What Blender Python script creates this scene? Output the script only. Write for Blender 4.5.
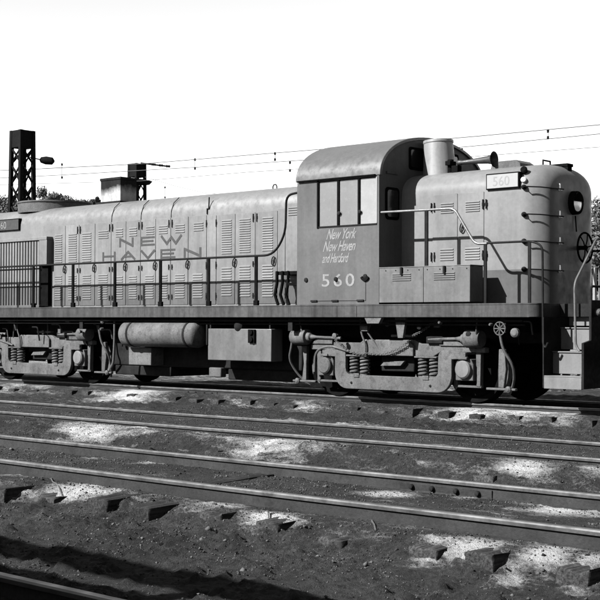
import bpy, math, random
import numpy as np
from mathutils import Matrix, Vector

for o in list(bpy.data.objects): bpy.data.objects.remove(o)
sc = bpy.context.scene
C = sc.collection
RAD = math.radians
rnd = random.Random(7)

# ------------------------------------------------------------------ camera
CAM = np.array((17.722, -18.107, 1.262))
CR = np.array((0.749729, 0.661739, 0.002772))      # right
CU = np.array((0.009446, -0.014891, 0.999845))     # up
CF = np.array((-0.661678, 0.749586, 0.017415))     # forward
FPX = 1300.4                                       # focal length in photo pixels (600 wide)
cd = bpy.data.cameras.new('camera'); cam = bpy.data.objects.new('camera', cd); C.objects.link(cam)
cd.sensor_width = 36; cd.lens = FPX / 600 * 36; cd.clip_end = 2000; cd.clip_start = 0.1
cam.matrix_world = Matrix(((CR[0], CU[0], -CF[0], CAM[0]), (CR[1], CU[1], -CF[1], CAM[1]), (CR[2], CU[2], -CF[2], CAM[2]), (0, 0, 0, 1)))
sc.camera = cam
def ray(x, y): return CF + CR * (x - 300) / FPX - CU * (y - 300) / FPX
def atZ(x, y, Z): d = ray(x, y); return CAM + d * (Z - CAM[2]) / d[2]
def atY(x, y, Y): d = ray(x, y); return CAM + d * (Y - CAM[1]) / d[1]
def atD(x, y, D): d = ray(x, y); d = d / math.hypot(d[0], d[1]); return CAM + d * D

# ------------------------------------------------------------------ sky, sun, exposure
SUN = Vector((0.425, 1.0, -0.77)).normalized()      # direction the light travels
ELEV = math.asin(-SUN.z); AZ = math.atan2(-SUN.x, -SUN.y)   # towards the sun, clockwise from +Y
w = bpy.data.worlds.new('World'); sc.world = w; w.use_nodes = True
nt = w.node_tree; nt.nodes.clear()
sky = nt.nodes.new('ShaderNodeTexSky'); sky.sky_type = 'NISHITA'; sky.sun_disc = False
sky.sun_elevation = ELEV; sky.sun_rotation = AZ
sky.air_density = 1.0; sky.dust_density = 0.0
sep = nt.nodes.new('ShaderNodeSeparateColor')       # black-and-white film: grey values only
bg = nt.nodes.new('ShaderNodeBackground'); bg.inputs[1].default_value = 0.05
wo = nt.nodes.new('ShaderNodeOutputWorld')
nt.links.new(sky.outputs[0], sep.inputs[0]); nt.links.new(sep.outputs[1], bg.inputs[0]); nt.links.new(bg.outputs[0], wo.inputs[0])
sl = bpy.data.lights.new('sun', 'SUN'); sl.energy = 5.0; sl.angle = RAD(0.53); sl.color = (1, 1, 1)
sun = bpy.data.objects.new('sun', sl); C.objects.link(sun)
sun.rotation_euler = SUN.to_track_quat('-Z', 'Y').to_euler(); sun.location = (-10, -40, 40)
vs = sc.view_settings; vs.view_transform = 'Standard'; vs.look = 'None'; vs.exposure = 2.57; vs.gamma = 1; vs.use_curve_mapping = False
sc.cycles.max_bounces = 6

# ------------------------------------------------------------------ materials
MATS = {}
ALB = 0.15      # the film is exposed well up (the sky burns out), so the paint and steel are dark greys
def mat(name, base, rough=0.6, var=0.25, scale=3.0, streak=0.0, metal=0.0, bump=0.0, bscale=60.0, rand=0.0, band=None, rust=0.0, spec=0.22, island=0.0, coat=0.0, lo=None, soot=None, grain=0.0):
    m = bpy.data.materials.new(name); m.use_nodes = True; MATS[name] = m
    N = m.node_tree.nodes; L = m.node_tree.links; b = N['Principled BSDF']
    b.inputs['Roughness'].default_value = rough; b.inputs['Metallic'].default_value = metal
    b.inputs['Specular IOR Level'].default_value = spec
    geo = N.new('ShaderNodeNewGeometry')
    def noise(sc_, det=6, r=0.6, vec=None):
        n = N.new('ShaderNodeTexNoise'); n.inputs['Scale'].default_value = sc_; n.inputs['Detail'].default_value = det; n.inputs['Roughness'].default_value = r
        L.new(vec or geo.outputs['Position'], n.inputs['Vector']); return n.outputs['Fac']
    def math_(op, a, c, clamp=False):
        n = N.new('ShaderNodeMath'); n.operation = op; n.use_clamp = clamp
        for i, v in enumerate((a, c)):
            if isinstance(v, (int, float)): n.inputs[i].default_value = v
            else: L.new(v, n.inputs[i])
        return n.outputs[0]
    def rng(v, a, c, d, e):
        n = N.new('ShaderNodeMapRange'); L.new(v, n.inputs[0])
        for i, q in enumerate((a, c, d, e)): n.inputs[i + 1].default_value = q
        return n.outputs[0]
    f = rng(noise(scale), 0.3, 0.7, 1 - var, 1 + var)
    f = math_('MULTIPLY', f, rng(noise(scale * 13, 4), 0.3, 0.7, 1 - var * 0.45, 1 + var * 0.45))
    if streak:
        mp = N.new('ShaderNodeMapping'); mp.inputs['Scale'].default_value = (4.5, 4.5, 0.35); L.new(geo.outputs['Position'], mp.inputs[0])
        f = math_('MULTIPLY', f, rng(noise(1.6, 5, 0.65, mp.outputs[0]), 0.38, 0.72, 1 + streak * 0.5, 1 - streak))
    if rust:
        f = math_('MULTIPLY', f, rng(noise(scale * 4, 8, 0.7), 0.5, 0.62, 1, 1 - rust))
    if rand:
        oi = N.new('ShaderNodeObjectInfo'); f = math_('MULTIPLY', f, rng(oi.outputs['Random'], 0, 1, 1 - rand, 1 + rand))
    if island:
        f = math_('MULTIPLY', f, rng(geo.outputs['Random Per Island'], 0, 1, 1 - island, 1 + island))
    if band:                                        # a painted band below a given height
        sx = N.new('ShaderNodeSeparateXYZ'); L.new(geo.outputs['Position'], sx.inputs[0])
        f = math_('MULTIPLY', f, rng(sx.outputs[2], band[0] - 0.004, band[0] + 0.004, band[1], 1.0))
    if grain:                                       # wood grain and checks running along the piece
        tc = N.new('ShaderNodeTexCoord'); mg = N.new('ShaderNodeMapping'); mg.inputs['Scale'].default_value = (55, 2.2, 55); L.new(tc.outputs['Object'], mg.inputs[0])
        gr = noise(1.0, 5, 0.7, mg.outputs[0]); f = math_('MULTIPLY', f, rng(gr, 0.35, 0.62, 1 - grain, 1 + grain * 0.6))
    if soot:
        sx = N.new('ShaderNodeSeparateXYZ'); L.new(geo.outputs['Position'], sx.inputs[0])
        zz = math_('ADD', sx.outputs[2], math_('MULTIPLY', math_('SUBTRACT', noise(3.5, 6, 0.65), 0.5), 0.35))
        f = math_('MULTIPLY', f, rng(zz, soot[0], soot[1], 1.0, 0.05))
    f = math_('MULTIPLY', f, base * ALB)
    if lo is not None: f = math_('MAXIMUM', f, lo)
    cc = N.new('ShaderNodeCombineColor')
    for i in range(3): L.new(f, cc.inputs[i])
    L.new(cc.outputs[0], b.inputs['Base Color'])
    L.new(rng(noise(scale * 5), 0.3, 0.7, max(0.05, rough - 0.12), min(1, rough + 0.15)), b.inputs['Roughness'])
    if bump:
        bp = N.new('ShaderNodeBump'); bp.inputs['Strength'].default_value = bump; bp.inputs['Distance'].default_value = 0.01
        L.new(noise(bscale, 6, 0.65), bp.inputs['Height']); L.new(bp.outputs[0], b.inputs['Normal'])
    if coat: b.inputs['Coat Weight'].default_value = coat
    return m
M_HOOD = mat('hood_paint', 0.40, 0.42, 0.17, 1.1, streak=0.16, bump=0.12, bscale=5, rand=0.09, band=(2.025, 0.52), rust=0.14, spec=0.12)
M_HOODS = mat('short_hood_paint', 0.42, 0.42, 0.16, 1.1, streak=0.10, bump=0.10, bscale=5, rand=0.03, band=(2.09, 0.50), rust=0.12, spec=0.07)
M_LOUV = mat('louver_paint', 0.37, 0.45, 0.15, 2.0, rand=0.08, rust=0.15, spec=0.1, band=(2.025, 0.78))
M_ROOF = mat('roof_paint', 0.38, 0.36, 0.16, 1.6, streak=0.06, bump=0.08, bscale=6, rust=0.18, spec=0.24)
M_CAB = mat('cab_paint', 0.23, 0.45, 0.16, 1.5, spec=0.06, streak=0.12, bump=0.08, bscale=5, rust=0.10)
M_CROOF = mat('cab_roof_paint', 0.215, 0.36, 0.14, 1.5, streak=0.05, bump=0.08, bscale=6, rust=0.10)
M_BOX = mat('box_paint', 0.205, 0.5, 0.22, 2.0, streak=0.22, bump=0.1, bscale=10, rust=0.12)
M_SILL = mat('sill_paint', 0.115, spec=0.08, rough=0.6, var=0.45, scale=0.9, streak=0.55, bump=0.2, bscale=25, rust=0.25)
M_TRUCK = mat('truck_dusty_steel', 0.23, 0.7, 0.38, 2.6, streak=0.22, spec=0.1, bump=0.4, bscale=40, rust=0.45)
M_TRUCK2 = mat('truck_grimy_steel', 0.16, 0.7, 0.35, 4.0, bump=0.4, bscale=40, rust=0.4)
M_BLACK = mat('black_steel', 0.018, 0.6, 0.35, 5.0, bump=0.15, spec=0.0)
M_DARK = mat('grimy_underframe', 0.035, 0.8, 0.45, 3.0, spec=0.04, bump=0.3, bscale=30)
M_RAILING = mat('railing_paint', 0.032, 0.5, 0.3, 6.0, spec=0.02)
M_RAILB = mat('worn_grab_iron', 0.28, 0.45, 0.3, 8.0, metal=0.3)
M_LETTER = mat('dark_lettering', 0.065, 0.5, 0.25, 6.0, rust=0.25)
M_SCRIPT = mat('pale_lettering', 0.44, 0.5, 0.22, 9.0, rust=0.3)
M_BOARD = mat('number_board_white', 0.62, 0.5, 0.05, 5.0)
M_FAINT = mat('number_board_digits', 0.48, 0.5, 0.1, 5.0)
M_GLASSD = mat('dark_glass', 0.02, 0.08, 0.1, 3.0, spec=0.6)
M_PANE = mat('dusty_pane', 0.34, 0.22, 0.10, 2.5, spec=0.5, rust=0.05)
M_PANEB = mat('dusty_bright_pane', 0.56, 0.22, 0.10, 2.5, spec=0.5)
M_STACK = mat('galvanised_stack', 0.5, 0.45, 0.12, 2.5, streak=0.2, rust=0.1)
M_SOOT = mat('sooty_stack', 0.95, 0.8, 0.25, 2.5, streak=0.4, rust=0.2, soot=(3.96, 4.13), spec=0.02)
M_STEPS = mat('step_steel', 0.30, 0.6, 0.15, 3.0, streak=0.2, rust=0.15)
M_LENS = mat('whitened_lens', 3.6, 0.12, 0.05, 3.0, spec=0.6)  # base near white to put the lens reflection into the colour
M_RTOP = mat('rail_steel', 0.065, 0.7, 0.4, 3.0, bump=0.4, bscale=40, rust=0.35, rand=0.1, spec=0.08)
M_RHEAD = mat('rail_running_surface', 0.18, 0.38, 0.5, 1.4, rust=0.5, spec=0.5)
M_TIE = mat('weathered_tie', 0.10, 0.95, spec=0.04, var=0.4, scale=3.0, grain=0.75, bump=0.7, bscale=35, rand=0.3, rust=0.4)
M_LATT = mat('lattice_steel', 0.02, 0.7, 0.3, 2.0, spec=0.02)
M_WIRE = mat('overhead_wire', 0.13, 0.6, 0.2, 2.0)
M_LEAF = mat('hazed_leaf', 0.26, 0.8, 0.2, 0.6, island=0.3, spec=0.05)  # leaf grey lightened to put distant haze into the colour
M_BARK = mat('bark', 0.06, 0.9, 0.3, 4.0, bump=0.6)
M_STONE = mat('cinder_stones', 0.15, 0.95, 0.35, 4.0, island=0.9, spec=0.04)
M_WOOD = mat('fence_board_wood', 0.13, 0.85, 0.25, 3.0, streak=0.3, rand=0.2)
M_TWIG = mat('dry_twig', 0.16, 0.9, 0.2, 8.0)
M_FARB = mat('far_wall', 0.3, 0.8, 0.15, 1.0)

# ------------------------------------------------------------------ mesh helpers
class MB:
    def __init__(s): s.v = []; s.f = []
    def add(s, vs_, fs_):
        o = len(s.v); s.v += [tuple(map(float, v)) for v in vs_]; s.f += [tuple(i + o for i in f) for f in fs_]; return s
    def box(s, x0, x1, y0, y1, z0, z1):
        x0, x1 = min(x0, x1), max(x0, x1); y0, y1 = min(y0, y1), max(y0, y1); z0, z1 = min(z0, z1), max(z0, z1)
        return s.add([(x0, y0, z0), (x1, y0, z0), (x1, y1, z0), (x0, y1, z0), (x0, y0, z1), (x1, y0, z1), (x1, y1, z1), (x0, y1, z1)],
                     [(3, 2, 1, 0), (4, 5, 6, 7), (0, 1, 5, 4), (1, 2, 6, 5), (2, 3, 7, 6), (3, 0, 4, 7)])
    def ring(s, c, ax, r, n):
        ax = Vector(ax).normalized(); t = Vector((0, 0, 1)) if abs(ax.z) < 0.9 else Vector((1, 0, 0))
        u = ax.cross(t).normalized(); v = ax.cross(u)
        return [Vector(c) + u * (r * math.cos(2 * math.pi * i / n)) + v * (r * math.sin(2 * math.pi * i / n)) for i in range(n)]
    def lathe(s, c, ax, prof, n=24):
        """prof: (distance along the axis, radius)"""
        ax = Vector(ax).normalized(); o = len(s.v); k = len(prof)
        for d, r in prof: s.v += [tuple(p) for p in s.ring(Vector(c) + ax * d, ax, max(r, 1e-4), n)]
        for j in range(k - 1):
            for i in range(n):
                a = o + j * n + i; b_ = o + j * n + (i + 1) % n; s.f.append((a, b_, b_ + n, a + n))
        s.f.append(tuple(o + i for i in range(n))[::-1]); s.f.append(tuple(o + (k - 1) * n + i for i in range(n)))
        return s
    def cyl(s, p0, p1, r, r1=None, n=16):
        d = Vector(p1) - Vector(p0); return s.lathe(p0, d, [(0, r), (d.length, r if r1 is None else r1)], n)
    def tube(s, pts, r, n=8):
        pts = [Vector(p) for p in pts]; o = len(s.v); k = len(pts); up = None
        for i, p in enumerate(pts):
            d = (pts[min(i + 1, k - 1)] - pts[max(i - 1, 0)]).normalized()
            if up is None:
                up = Vector((0, 0, 1)) if abs(d.z) < 0.9 else Vector((0, 1, 0))
            u = d.cross(up).normalized(); v = u.cross(d).normalized(); up = v
            s.v += [tuple(p + u * (r * math.cos(2 * math.pi * j / n)) + v * (r * math.sin(2 * math.pi * j / n))) for j in range(n)]
        for i in range(k - 1):
            for j in range(n):
                a = o + i * n + j; b_ = o + i * n + (j + 1) % n; s.f.append((a, a + n, b_ + n, b_))
        s.f.append(tuple(o + j for j in range(n))); s.f.append(tuple(o + (k - 1) * n + j for j in range(n))[::-1]); return s
    def prism(s, poly, axis, a0, a1):
        """poly: 2-D outline in the two other axes, extruded along axis"""
        n = len(poly); ar = sum(poly[i][0] * poly[(i + 1) % n][1] - poly[(i + 1) % n][0] * poly[i][1] for i in range(n))
        if ar < 0: poly = poly[::-1]
        def P(u, v, a): return {'x': (a, u, v), 'y': (u, a, v), 'z': (u, v, a)}[axis]
        if axis == 'y': a0, a1 = max(a0, a1), min(a0, a1)
        else: a0, a1 = min(a0, a1), max(a0, a1)
        V = [P(u, v, a0) for u, v in poly] + [P(u, v, a1) for u, v in poly]
        F = [tuple(range(n))[::-1], tuple(range(n, 2 * n))] + [(i, (i + 1) % n, (i + 1) % n + n, i + n) for i in range(n)]
        return s.add(V, F)
    def loft(s, rings, closed=True, caps=True):
        o = len(s.v); n = len(rings[0])
        for r in rings: s.v += [tuple(map(float, p)) for p in r]
        for j in range(len(rings) - 1):
            for i in range(n if closed else n - 1):
                a = o + j * n + i; b_ = o + j * n + (i + 1) % n; s.f.append((a, b_, b_ + n, a + n))
        if caps: s.f.append(tuple(o + i for i in range(n))[::-1]); s.f.append(tuple(o + (len(rings) - 1) * n + i for i in range(n)))
        return s
    def mesh(s, name, m, smooth=True, ang=35):
        me = bpy.data.meshes.new(name); me.from_pydata(s.v, [], s.f); me.validate(); me.update()
        me.materials.append(m)
        if smooth:
            me.polygons.foreach_set('use_smooth', [True] * len(me.polygons)); me.set_sharp_from_angle(angle=RAD(ang))
        return me
    def build(s, name, m, parent=None, bevel=0, smooth=True, loc=None, seg=2, ang=35):
        o = bpy.data.objects.new(name, s.mesh(name, m, smooth, ang)); C.objects.link(o)
        if parent: o.parent = parent
        if loc is not None: o.location = loc
        if bevel:
            b = o.modifiers.new('bevel', 'BEVEL'); b.width = bevel; b.segments = seg; b.limit_method = 'ANGLE'; b.angle_limit = RAD(40)
        return o
def empty(name, loc=(0, 0, 0), parent=None):
    o = bpy.data.objects.new(name, None); C.objects.link(o); o.location = loc; o.empty_display_size = 0.2
    if parent: o.parent = parent
    return o
def tag(o, label=None, cat=None, group=None, kind=None):
    if label: o['label'] = label
    if cat: o['category'] = cat
    if group: o['group'] = group
    if kind: o['kind'] = kind
    return o
def link_copy(src, parent=None, loc=None):
    c = src.copy(); C.objects.link(c)
    if parent: c.parent = parent
    if loc is not None: c.location = loc
    return c
def arc(cx, cy, r, a0, a1, n=6, ry=None):
    ry = r if ry is None else ry
    return [(cx + r * math.cos(RAD(a0 + (a1 - a0) * i / n)), cy + ry * math.sin(RAD(a0 + (a1 - a0) * i / n))) for i in range(n + 1)]
def text_mesh(name, body, size, m, xf, parent, shear=0.0, extrude=0.0, spacing=1.0, xscale=1.0, offset=0.0):
    cu = bpy.data.curves.new(name, 'FONT'); cu.body = body; cu.size = size; cu.shear = shear; cu.space_character = spacing; cu.offset = offset
    cu.resolution_u = 3; cu.space_line = 0.95
    t = bpy.data.objects.new(name, cu); C.objects.link(t)
    bpy.context.view_layer.update()
    me = bpy.data.meshes.new_from_object(t.evaluated_get(bpy.context.evaluated_depsgraph_get()))
    bpy.data.objects.remove(t); me.transform(Matrix.Diagonal((xscale, 1, 1, 1))); me.transform(xf)
    me.materials.clear(); me.materials.append(m); me.name = name
    o = bpy.data.objects.new(name, me); C.objects.link(o); o.parent = parent; return o
def face_minus_y(x, y, z): return Matrix.Translation((x, y, z)) @ Matrix.Rotation(RAD(90), 4, 'X')

# ------------------------------------------------------------------ noise for the ground
rs = np.random.RandomState(3); LAT = rs.rand(256, 256)
def vnoise(x, y):
    xi = np.floor(x).astype(int); yi = np.floor(y).astype(int); fx = x - xi; fy = y - yi
    fx = fx * fx * (3 - 2 * fx); fy = fy * fy * (3 - 2 * fy)
    g = lambda a, b_: LAT[a % 256, b_ % 256]
    return (g(xi, yi) * (1 - fx) + g(xi + 1, yi) * fx) * (1 - fy) + (g(xi, yi + 1) * (1 - fx) + g(xi + 1, yi + 1) * fx) * fy
def fbm(x, y, sc_, o=4, r=0.55):
    t = 0; a = 1; s_ = 0
    for i in range(o):
        t = t + a * vnoise(x * sc_ + 17.3 * i, y * sc_ + 5.1 * i); s_ += a; a *= r; sc_ *= 2.03
    return t / s_ - 0.5
TRACKS = [0.0, -6.36, -10.19, -14.95]; BED = [-0.085, -0.062, -0.122, -0.12]
def smooth(a, b_, x): t = np.clip((x - a) / (b_ - a), 0, 1); return t * t * (3 - 2 * t)
def height(x, y):
    x = np.asarray(x, float); y = np.asarray(y, float)
    base = -0.265 + 0.13 * fbm(x, y, 0.35, 3) - 0.012 * smooth(-10.5, -11.3, y)
    base = np.where(y > 3, -0.24, base) if base.ndim else base
    bed = np.zeros_like(x)
    bz = np.zeros_like(x)
    for yc, zb_ in zip(TRACKS, BED):
        d = np.abs(y - yc + 0.18 * fbm(x, y * 0 + yc, 0.8, 2))
        k = 1 - smooth(0.92, 1.45, d); bed = np.maximum(bed, k); bz = np.where(d < 1.9, zb_, bz)
    h = base * (1 - bed) + bz * bed
    h = h + (0.05 * fbm(x, y, 1.6, 4) + 0.055 * fbm(x + 9, y, 6.0, 4, 0.66)) * (0.35 + 0.65 * smooth(0.9, 1.2, np.min([np.abs(y - c) for c in TRACKS], axis=0)))
    clod = np.clip(fbm(x, y + 31, 9.0, 3, 0.6) - 0.03, 0, 1) * 0.16 + np.abs(fbm(x + 3, y, 17.0, 2)) * 0.022
    h = h + clod * (0.25 + 0.75 * smooth(0.85, 1.15, np.min([np.abs(y - c) for c in TRACKS], axis=0))) * smooth(0.5, 1.5, np.abs(y))
    return h
# pale sand lying on the cinders: photo position, half-size, weight
PATCH = [(20, 384, 45, 5, .6), (135, 391, 35, 5, 1.0), (110, 428, 60, 6, .9), (10, 404, 20, 3, .5), (60, 412, 50, 4, .5), (95, 410, 14, 3, .8), (285, 441, 52, 6, .9), (205, 433, 50, 4, .5),
         (215, 468, 42, 7, 1.1), (150, 463, 14, 3, .8), (95, 459, 16, 3, .7), (20, 449, 26, 4, .5), (80, 487, 36, 6, 1.1), (25, 493, 28, 3, .8), (115, 489, 14, 6, .8), (20, 475, 18, 4, .5), (270, 518, 34, 6, 1.2), (215, 505, 34, 7, .6), (290, 508, 25, 5, .6),
         (390, 494, 30, 4, 1.1), (345, 523, 20, 4, .5), (310, 514, 14, 4, .7), (575, 509, 50, 9, 1.35), (520, 500, 34, 4, .6), (470, 497, 14, 4, .8), (478, 546, 32, 6, 1.2), (440, 538, 26, 5, .8), (545, 552, 32, 8, 1.15), (595, 556, 24, 7, 1.0), (520, 566, 20, 9, .9), (430, 556, 16, 6, .8),
         (535, 410, 62, 4, 1.3), (470, 411, 34, 4, 1.1), (595, 412, 20, 5, 1.0), (400, 402, 30, 3, .6), (545, 449, 26, 4, 1.0), (585, 451, 14, 3, .8), (525, 465, 45, 3, .9), (590, 469, 20, 3, .7), (345, 426, 40, 4, .7), (270, 422, 36, 3, .8), (200, 418, 30, 3, .6), (370, 398, 26, 2.5, .7), (250, 397, 36, 3, .5), (310, 402, 30, 2.5, .5), (430, 446, 30, 4, .6), (60, 440, 20, 3, .4), (590, 580, 14, 6, .6)]
def atG(x, y):
    z = -0.2
    for _ in range(12): p = atZ(x, y, z); z = 0.5 * z + 0.5 * float(height(np.array([p[0]]), np.array([p[1]]))[0])
    return atZ(x, y, z)
def sand(x, y):
    v = np.zeros_like(x)
    for px, py, rx, ry, wt in PATCH:
        c = atG(px, py); a = atZ(px + rx, py + rx * (py - 322) / (px + 1184), c[2]); b_ = atZ(px, py + ry, c[2]); b2 = atZ(px, py - ry, c[2])
        ex = max(abs(a[0] - c[0]), 0.12); ey = max(abs(b_[1] - b2[1]) / 2, 0.09)
        v = np.maximum(v, 1.12 * wt * np.exp(-(((x - c[0]) / ex) ** 2 + ((y - c[1]) / ey) ** 2)))
    for yc, dd in ((-0.95, .22), (-11.1, .30), (-6.3, .12), (-7.6, .16), (-10.2, .16)): v = np.maximum(v, dd * np.exp(-((y - yc) / 0.35) ** 2))
    v = v + 0.75 * smooth(3.0, 8.0, y) * smooth(5.0, 1.0, x)
    return v

# ------------------------------------------------------------------ ground
def spaced(stops):
    out = []
    for a, b_, st in stops: out += list(np.arange(a, b_ - 1e-6, st))
    return np.array(out + [stops[-1][1]])
gx = spaced([(-900, -100, 80), (-100, -14, 4), (-14, -4, 0.2), (-4, 5, 0.06), (5, 16.5, 0.03), (16.5, 30, 0.7), (30, 100, 7), (100, 700, 80)])
gy = spaced([(-300, -30, 45), (-30, -16, 1.4), (-16, -14.2, 0.12), (-14.2, -8.5, 0.03), (-8.5, -0.4, 0.06), (-0.4, 6, 0.25), (6, 40, 3), (40, 100, 15), (100, 1000, 100)])
GX, GY = np.meshgrid(gx, gy, indexing='ij'); GZ = height(GX, GY)
nx, ny = GX.shape
idx = np.arange(nx * ny).reshape(nx, ny)
quads = np.stack([idx[:-1, :-1], idx[1:, :-1], idx[1:, 1:], idx[:-1, 1:]], -1).reshape(-1, 4)
gm = bpy.data.meshes.new('ground'); gm.vertices.add(nx * ny); gm.vertices.foreach_set('co', np.stack([GX, GY, GZ], -1).astype(np.float32).ravel())
gm.loops.add(quads.size); gm.loops.foreach_set('vertex_index', quads.astype(np.int32).ravel())
gm.polygons.add(len(quads)); gm.polygons.foreach_set('loop_start', np.arange(0, quads.size, 4, dtype=np.int32))
gm.update(); gm.validate(); gm.polygons.foreach_set('use_smooth', [True] * len(gm.polygons))
at = gm.attributes.new('sand', 'FLOAT', 'POINT'); at.data.foreach_set('value', sand(GX, GY).astype(np.float32).ravel())
def ground_mat():
    m = bpy.data.materials.new('cinder_ground'); m.use_nodes = True; N = m.node_tree.nodes; L = m.node_tree.links; b = N['Principled BSDF']
    b.inputs['Roughness'].default_value = 0.95; b.inputs['Specular IOR Level'].default_value = 0.15
    geo = N.new('ShaderNodeNewGeometry'); a = N.new('ShaderNodeAttribute'); a.attribute_name = 'sand'
    def noise(s, d=6, r=0.6):
        n = N.new('ShaderNodeTexNoise'); n.inputs['Scale'].default_value = s; n.inputs['Detail'].default_value = d; n.inputs['Roughness'].default_value = r
        L.new(geo.outputs['Position'], n.inputs['Vector']); return n.outputs['Fac']
    def mth(op, x, y):
        n = N.new('ShaderNodeMath'); n.operation = op
        for i, v in enumerate((x, y)):
            if isinstance(v, (int, float)): n.inputs[i].default_value = v
            else: L.new(v, n.inputs[i])
        return n.outputs[0]
    def rng(v, p, q, r, s):
        n = N.new('ShaderNodeMapRange'); L.new(v, n.inputs[0])
        for i, k in enumerate((p, q, r, s)): n.inputs[i + 1].default_value = k
        return n.outputs[0]
    cin = mth('MULTIPLY', mth('MULTIPLY', rng(noise(1.3, 5), 0.32, 0.68, 0.0040, 0.0150), rng(noise(7, 6, 0.7), 0.3, 0.7, 0.55, 1.5)), rng(noise(24, 7, 0.8), 0.36, 0.66, 0.15, 2.1))
    cin = mth('MULTIPLY', cin, rng(noise(150, 3), 0.3, 0.7, 0.6, 1.4))
    snd = mth('MULTIPLY', rng(noise(3.0), 0.3, 0.7, 0.16, 0.31), rng(noise(60, 5, 0.7), 0.3, 0.7, 0.75, 1.12))
    mp = N.new('ShaderNodeMapping'); mp.inputs['Scale'].default_value = (0.55, 1.5, 1.0); L.new(geo.outputs['Position'], mp.inputs[0])
    na = N.new('ShaderNodeTexNoise'); na.inputs['Scale'].default_value = 3.4; na.inputs['Detail'].default_value = 9; na.inputs['Roughness'].default_value = 0.74; L.new(mp.outputs[0], na.inputs['Vector'])
    k = mth('ADD', a.outputs['Fac'], mth('MULTIPLY', mth('SUBTRACT', na.outputs['Fac'], 0.5), 3.0))
    k = mth('ADD', k, mth('MULTIPLY', mth('SUBTRACT', noise(36, 5, 0.72), 0.5), 1.2))
    fac = mth('POWER', rng(k, 0.32, 1.15, 0, 1), 1.25)
    mx = N.new('ShaderNodeMix'); mx.data_type = 'FLOAT'; L.new(fac, mx.inputs[0]); L.new(cin, mx.inputs[2]); L.new(snd, mx.inputs[3])
    cc = N.new('ShaderNodeCombineColor')
    for i in range(3): L.new(mx.outputs[0], cc.inputs[i])
    L.new(cc.outputs[0], b.inputs['Base Color'])
    bp = N.new('ShaderNodeBump'); bp.inputs['Strength'].default_value = 1.0; bp.inputs['Distance'].default_value = 0.055
    L.new(mth('ADD', noise(38, 8, 0.72), mth('MULTIPLY', noise(130, 4), 0.5)), bp.inputs['Height']); L.new(bp.outputs[0], b.inputs['Normal'])
    return m
gm.materials.append(ground_mat())
go = bpy.data.objects.new('ground', gm); C.objects.link(go)
tag(go, 'dark cinder ground with patches of pale sand around the tracks', 'ground', kind='structure')

# loose stones
def stones(n, s0, s1, p4, big, seed, name, label):
    rs = np.random.RandomState(seed)
    x = rs.uniform(1, 16.5, n); y = -14.3 + (rs.rand(n) ** 1.25) * 13.3
    s_ = s0 + s1 * rs.rand(n) ** p4 + big * (rs.rand(n) > 0.993)
    clump = fbm(x, y, 1.3, 3) + 0.5 * fbm(x, y, 5, 2); keep = (clump > -0.07) | (rs.rand(n) > 0.75)
    x, y, s_ = x[keep], y[keep], s_[keep]; n = len(x); z = height(x, y) + s_ * 0.25
    oc = np.array([(1, 0, 0), (0, 1, 0), (-1, 0, 0), (0, -1, 0), (0, 0, 1), (0, 0, -1)], float)
    V = oc[None] * rs.uniform(0.55, 1.25, (n, 6, 1)) + rs.uniform(-0.25, 0.25, (n, 6, 3)); V[:, :, 2] *= 0.75
    a = rs.rand(n) * 6.28; ca, sa = np.cos(a)[:, None], np.sin(a)[:, None]
    V = np.stack([V[:, :, 0] * ca - V[:, :, 1] * sa, V[:, :, 0] * sa + V[:, :, 1] * ca, V[:, :, 2]], -1) * s_[:, None, None]
    V += np.stack([x, y, z], -1)[:, None]
    ft = np.array([(0, 1, 4), (1, 2, 4), (2, 3, 4), (3, 0, 4), (1, 0, 5), (2, 1, 5), (3, 2, 5), (0, 3, 5)])
    F = (ft[None] + (np.arange(n) * 6)[:, None, None]).reshape(-1, 3)
    me = bpy.data.meshes.new(name); me.vertices.add(n * 6); me.vertices.foreach_set('co', V.astype(np.float32).ravel())
    me.loops.add(F.size); me.loops.foreach_set('vertex_index', F.astype(np.int32).ravel())
    me.polygons.add(len(F)); me.polygons.foreach_set('loop_start', np.arange(0, F.size, 3, dtype=np.int32)); me.update(); me.validate()
    me.materials.append(M_STONE); o = bpy.data.objects.new(name, me); C.objects.link(o)
    tag(o, label, 'stones', kind='stuff')
stones(60000, 0.0035, 0.012, 4, 0.014, 5, 'loose_stones', 'small loose stones and clinker strewn over the cinders')
stones(150000, 0.0028, 0.0065, 2, 0.0, 9, 'cinder_grit', 'fine cinder grit covering the ground between the tracks')

# ------------------------------------------------------------------ tracks
RH = 0.142
def rail_profile(yc):
    hw = 0.031
    return [(yc - 0.062, -RH), (yc + 0.062, -RH), (yc + 0.062, -RH + 0.010), (yc + 0.011, -RH + 0.026), (yc + 0.008, -0.040), (yc + hw - 0.003, -0.032),
            (yc + hw, -0.010), (yc + hw - 0.008, 0), (yc - hw + 0.008, 0), (yc - hw, -0.010), (yc - hw + 0.003, -0.032), (yc - 0.008, -0.040), (yc - 0.011, -RH + 0.026), (yc - 0.062, -RH + 0.010)]
def rail(x0, x1, yc, parent):
    xs = list(np.arange(x0, x1, 1.7)) + [x1]; rings = []
    for x in xs:
        dz = 0.004 * math.sin(x * 0.9 + yc) ; dy = 0.006 * math.sin(x * 0.37 + yc * 2)
        rings.append([(x, y + dy, z + dz) for y, z in rail_profile(yc)])
    r = MB().loft(rings).build('rail', M_RTOP, parent, ang=25)
    r.data.materials.append(M_RHEAD); n = 14
    for p in r.data.polygons:                     # worn, brighter top; head sides painted light too for direct sun
        if len(p.vertices) == 4 and p.index % n in (5, 6, 7, 8, 9): p.material_index = 1
    return r
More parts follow.
